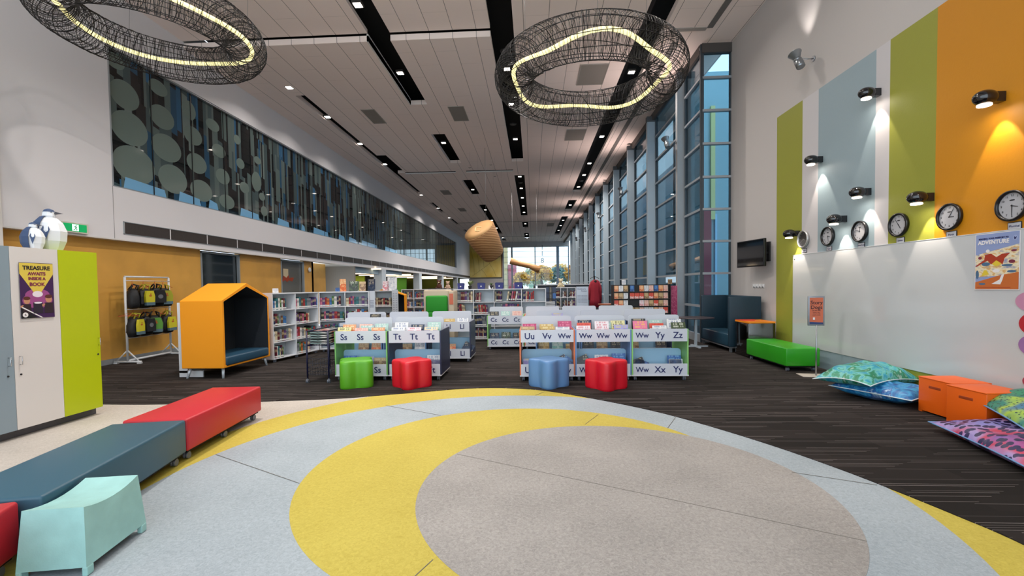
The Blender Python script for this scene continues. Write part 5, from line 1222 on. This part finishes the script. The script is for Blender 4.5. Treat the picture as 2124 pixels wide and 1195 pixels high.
# round table by the booth
t = thing('round_table', 'dark topped round table on a white column by the teal booth', 'table', (4.10, 11.7, 0))
MB().lathe([(.43, .725), (.445, .73), (.445, .745), (.43, .75)], 40).build('tabletop', mat('dark_wood_top', '3E3234', .35), t)
MB().box(-.03, -.03, .03, .03, .03, .725).build('column', mat('white_metal'), t)
MB().box(-.3, -.03, 0, .3, .03, .035).box(-.03, -.3, 0, .03, .3, .034).build('cross_foot', mat('white_metal'), t)
# teal booth sofa
t = thing('booth_sofa', 'dark teal high sided booth sofa against the right wall', 'sofa', (4.50, 10.67, 0))
TB = mat('booth_teal', '12303F', .5, bump=.03, bscale=150)
D, W_ = 1.78, .72
MB().rbox(0, 0, .13, W_, .09, 1.29, .02).build('side_panel', TB, t); MB().rbox(0, D-.09, .13, W_, D, 1.29, .02).build('side_panel', TB, t)
MB().rbox(W_-.1, .08, .13, W_, D-.08, 1.29, .02).build('back_panel', TB, t); MB().rbox(.0, .09, .13, W_-.1, D-.09, .42, .03).build('seat', mat('booth_seat', '1A3E50', .4), t)
MB().rbox(W_-.34, .12, .40, W_-.12, .55, .66, .05).build('cushion', mat('booth_seat'), t, rot=(0, 0, 0))
MB().box(.01, .01, .10, W_-.02, D-.01, .13).build('base_frame', mat('satin_aluminium'), t)
for x, y in ((.03, .03), (W_-.08, .03), (.03, D-.09), (W_-.08, D-.09)): MB().box(x, y, 0, x+.05, y+.05, .10).build('leg', mat('satin_aluminium'), t)
# mirror cube
t = thing('mirror_cube', 'polished metal cube table with red and orange top beside the green bench', 'cube table', (4.56, 9.87, 0))
MR = mat('mirror_metal', '6A6A68', .1, 1)
MB().rbox(0, 0, 0, .56, .64, .74, .01).build('body', MR, t)
MB().box(.0, .0, .74, .56, .64, .775).build('top', mat('cube_orange', 'F08A18', .4), t)
MB().prism([(.0, .25), (.3, .15), (.42, .64), (.0, .64)], .776, .78).build('red_patch', mat('cube_red', 'E04A28', .4), t)
MB().prism([(.25, .25), (.35, .22), (.4, .3), (.3, .35)], .7805, .783).build('yellow_patch', mat('cube_yellow', 'F8B030', .4), t)
mb = MB(); mb.lathe([(.018, 0), (.018, .004)], 12, TR(.0, .08, .68) @ Matrix.Rotation(-PI/2, 4, 'Y')); mb.build('stud', CHROME, t)
# orange box stools
OBM = mat('orange_plastic', 'E8620E', .4)
def obst(loc, rz, W_, D, lab, H=.43):
    t = thing('box_stool', lab, 'box stool', loc, rz, 'orange box stools')
    mb = MB(); mb.rbox(-D, 0, .02, 0, W_, H-.012, .006); mb.build('body', OBM, t)
    MB().rbox(-D-.004, -.004, H-.014, .004, W_+.004, H, .005).build('lid', OBM, t)
    MB().rbox(-D-.002, W_*.32, H*.72, -D+.01, W_*.68, H*.72+.032, .004).build('handle_slot', mat('slot_dark_orange', '9A3A08', .6), t)
    for x, y in ((-D+.0, 0), (-D+.0, W_-.05), (-.05, 0), (-.05, W_-.05)): MB().box(x+.002, y+.002, 0, x+.048, y+.048, .022).build('foot', OBM, t)
obst((5.16, 5.37, 0), R_(1), .44, .43, 'orange box stool touching the blue pillows')
obst((5.12, 4.92, 0), R_(3), .43, .46, 'orange box stool behind the green pillow')
# ================================================================ floor pillows
def pil_mat(nm, stops, kind):
    k = NT('pillow_'+nm); tc = k.n('TexCoord')
    if kind == 'swirl':
        n = k.n('TexNoise'); n.inputs['Scale'].default_value = 3.2; n.inputs['Detail'].default_value = 5; n.inputs['Distortion'].default_value = 2.2; k.l(tc.outputs['Object'], n.inputs[0]); f = n.outputs[0]
        c = k.ramp(f, stops)
    else:
        v = k.n('TexVoronoi', voronoi_dimensions='2D'); v.inputs['Scale'].default_value = 15 if kind == 'dots' else 26; k.l(tc.outputs['Object'], v.inputs[0])
        n = k.n('TexNoise'); n.inputs['Scale'].default_value = 2.2; k.l(tc.outputs['Object'], n.inputs[0])
        base = k.ramp(n.outputs[0], stops[1:])
        c = k.mix(k.math('LESS_THAN', v.outputs['Distance'], .38 if kind == 'dots' else .2), base, stops[0])
    k.l(c, k.b.inputs['Base Color']); k.b.inputs['Roughness'].default_value = .35
    nb = k.n('TexNoise'); nb.inputs['Scale'].default_value = 5; nb.inputs['Distortion'].default_value = 1; k.l(tc.outputs['Object'], nb.inputs[0])
    bp = k.n('Bump'); bp.inputs['Strength'].default_value = .5; bp.inputs['Distance'].default_value = .03; k.l(nb.outputs[0], bp.inputs['Height']); k.l(bp.outputs[0], k.b.inputs['Normal'])
    return k.m
def pillow(lab, loc, rot, L_, W_, H, m, pipe, seed=1, sag=0):
    t = thing('floor_pillow', lab, 'pillow', loc, 0, 'large floor pillows', rot)
    rn = random.Random(seed); n = 28; ph = [rn.uniform(0, 6) for _ in range(6)]
    def P(u, v, s):
        e = (1-abs(u)**2.6)*(1-abs(v)**2.6); e = max(e, 0)**.55
        pin = 1-.06*(1-u*u)*abs(v)**3-.0
        pin2 = 1-.06*(1-v*v)*abs(u)**3
        wr = .012*math.sin(9*u+ph[0]+3*v)*e+.010*math.sin(11*v+ph[1]-4*u)*e
        z = s*(H/2)*e+wr*(1 if s > 0 else .4)+sag*(u*u+v*v)*.5
        return (u*L_/2*pin2, v*W_/2*pin, z)
    vs = []; fs = []
    for s in (1, -1):
        for i in range(n+1):
            for j in range(n+1): vs.append(P(-1+2*i/n, -1+2*j/n, s))
    N = (n+1)**2
    for i in range(n):
        for j in range(n):
            a = i*(n+1)+j; fs.append((a, a+n+1, a+n+2, a+1)); fs.append((N+a, N+a+1, N+a+n+2, N+a+n+1))
    MB().add(vs, fs, True).build('cover', m, t)
    edge = [P(-1+2*i/n, -1, 1) for i in range(n)]+[P(1, -1+2*j/n, 1) for j in range(n)]+[P(1-2*i/n, 1, 1) for i in range(n)]+[P(-1, 1-2*j/n, 1) for j in range(n)]
    MB().tube(edge, .007, 6, True).build('piping', pipe, t)
    return t
P_BL = pil_mat('blue', [(.3, '0E3E78'), (.42, '1668A8'), (.5, '3E9ACA'), (.58, '1A4E9A'), (.68, 'B8D8EA')], 'swirl')
P_GR = pil_mat('green', [(.28, '12749A'), (.42, '2E9CB0'), (.48, '6EBCB4'), (.53, '2A8E6E'), (.6, '14784A'), (.7, 'C4E2D8')], 'swirl')
P_PU = pil_mat('purple', ['241A4E', (.32, '6A74BC'), (.47, 'A48CC2'), (.57, 'C4304E'), (.7, '7862B4')], 'dots')
P_GD = pil_mat('greendot', ['123E34', (.3, '2E8A5A'), (.45, '1E7A6E'), (.55, 'A8C83A'), (.65, '3E7AA0')], 'small')
WP = mat('white_piping', 'D8E4E6', .5); BP = mat('blue_piping', '6E9AC8', .5)
pillow('blue swirled floor pillow, lowest of the pile against the right wall', (4.72, 6.36, .13), (R_(0), 0, R_(-64)), .98, .72, .25, P_BL, WP, 1)
pillow('green and turquoise floor pillow on top of the blue one', (4.70, 6.63, .31), (R_(-3), R_(2), R_(25.6)), 1.20, .74, .30, P_GR, WP, 2, -.10)
pillow('purple and red spotted floor pillow at the right edge', (4.46, 4.25, .12), (R_(4), 0, R_(-103)), 1.42, .85, .22, P_PU, BP, 3)
pillow('green floor pillow with dark dots lying over the purple one', (4.98, 4.52, .36), (R_(10), R_(3), R_(-112)), 1.35, .95, .20, P_GD, BP, 4)
# ================================================================ hanging sculptures
k = NT('woven_veneer'); tc = k.n('TexCoord'); wv = k.n('TexWave', bands_direction='Z'); wv.inputs['Scale'].default_value = 3; wv.inputs['Distortion'].default_value = 1.5; k.l(tc.outputs['Object'], wv.inputs[0])
k.l(k.mix(wv.outputs[0], '9A6A3E', 'C49462'), k.b.inputs['Base Color']); k.b.inputs['Roughness'].default_value = .6
t = thing('hanging_sculpture', 'large tan woven drum shaped sculpture hanging from the ceiling', 'sculpture', (-2.12, 21, 3.62), 0)
ax = Vector((.395, .545, -.74)).normalized(); q = Vector((0, 0, 1)).rotation_difference(ax).to_matrix().to_4x4()
M = q
MB().lathe([(.72, -.75), (.735, -.73), (.68, -.1), (.54, .68), (.50, .74), (.3, .76)], 48, M, rf=lambda a: 1+.02*math.sin(3*a)).build('drum', k.m, t)
MB().lathe([(.70, -.755), (.71, -.765), (.3, -.78), (.02, -.785)], 48, M).build('end_disc', mat('veneer_disc', 'D2A46C', .6), t)
MB().tube([tuple(M @ Vector((.22*math.cos(a)+.05*math.cos(3*a), .16*math.sin(a), -.80))) for a in [i*2*PI/24 for i in range(20)]], .016, 6).build('curl', mat('veneer_pale', 'F0DCA8', .5, emit=.3), t)
MB().tube([(0, 0, .3), (0, 0, ZC-3.62)], .006, 5).build('cable', mat('cable', '6B6B6D', .5), t)
t = thing('hanging_sculpture', 'slim twisted brown woven tube hanging before the end window', 'sculpture', (-.5, 30, 2.95), 0)
mb = MB(); mb.tube([(-.95, 0, .32), (-.3, .1, .12), (.3, 0, -.02), (.95, -.1, -.3)], [.22, .18, .18, .23], 16); mb.build('tube_body', k.m, t)
for s in (-.8, .8): MB().tube([(s, 0, .2*-s), (s, 0, ZC-2.95)], .005, 4).build('cable', mat('cable'), t)
# hanging birds / letters near the end window
for i, (x, z, s) in enumerate(((1.3, 6.6, 'l'), (1.3, 5.8, 'I'), (1.3, 4.9, '8'), (1.3, 3.0, 'R'))):
    o = thing('hanging_letter', 'dark hanging letter in the end window, %s from top' % WORDN[i], 'letter', (x, 60, z), 0, 'hanging letters'); text(s, .9, mat('letter_dark', '4A5058', .6), o, (0, 0, 0), ext=.02, name='glyph'); MB().tube([(0, 0, .2), (0, 0, ZC-z)], .004, 3).build('thread', mat('cable'), o)
for i, (x, y, z) in enumerate(((-2.9, 21.5, 7.2), (-2.6, 22.2, 7.1), (-1.9, 21.5, 7.3), (-1.8, 22.5, 7.0), (-2.0, 24, 6.6), (-1.6, 24.6, 6.5))):
    t = thing('paper_bird', 'tiny paper bird on a thread under the ceiling, %s' % (WORDN[i]+' from left in the flock'), 'paper bird', (x, y, z), 0, 'paper birds on threads')
    MB().add([(-.09, 0, .03), (0, -.05, 0), (.09, 0, .03), (0, .06, .0), (0, 0, -.02)], [(0, 1, 3), (1, 2, 3), (1, 4, 3)]).build('body', mat('bird_grey', '6A6460', .8), t)
    MB().tube([(0, 0, 0), (0, 0, ZC-z)], .0015, 3).build('thread', mat('cable'), t)
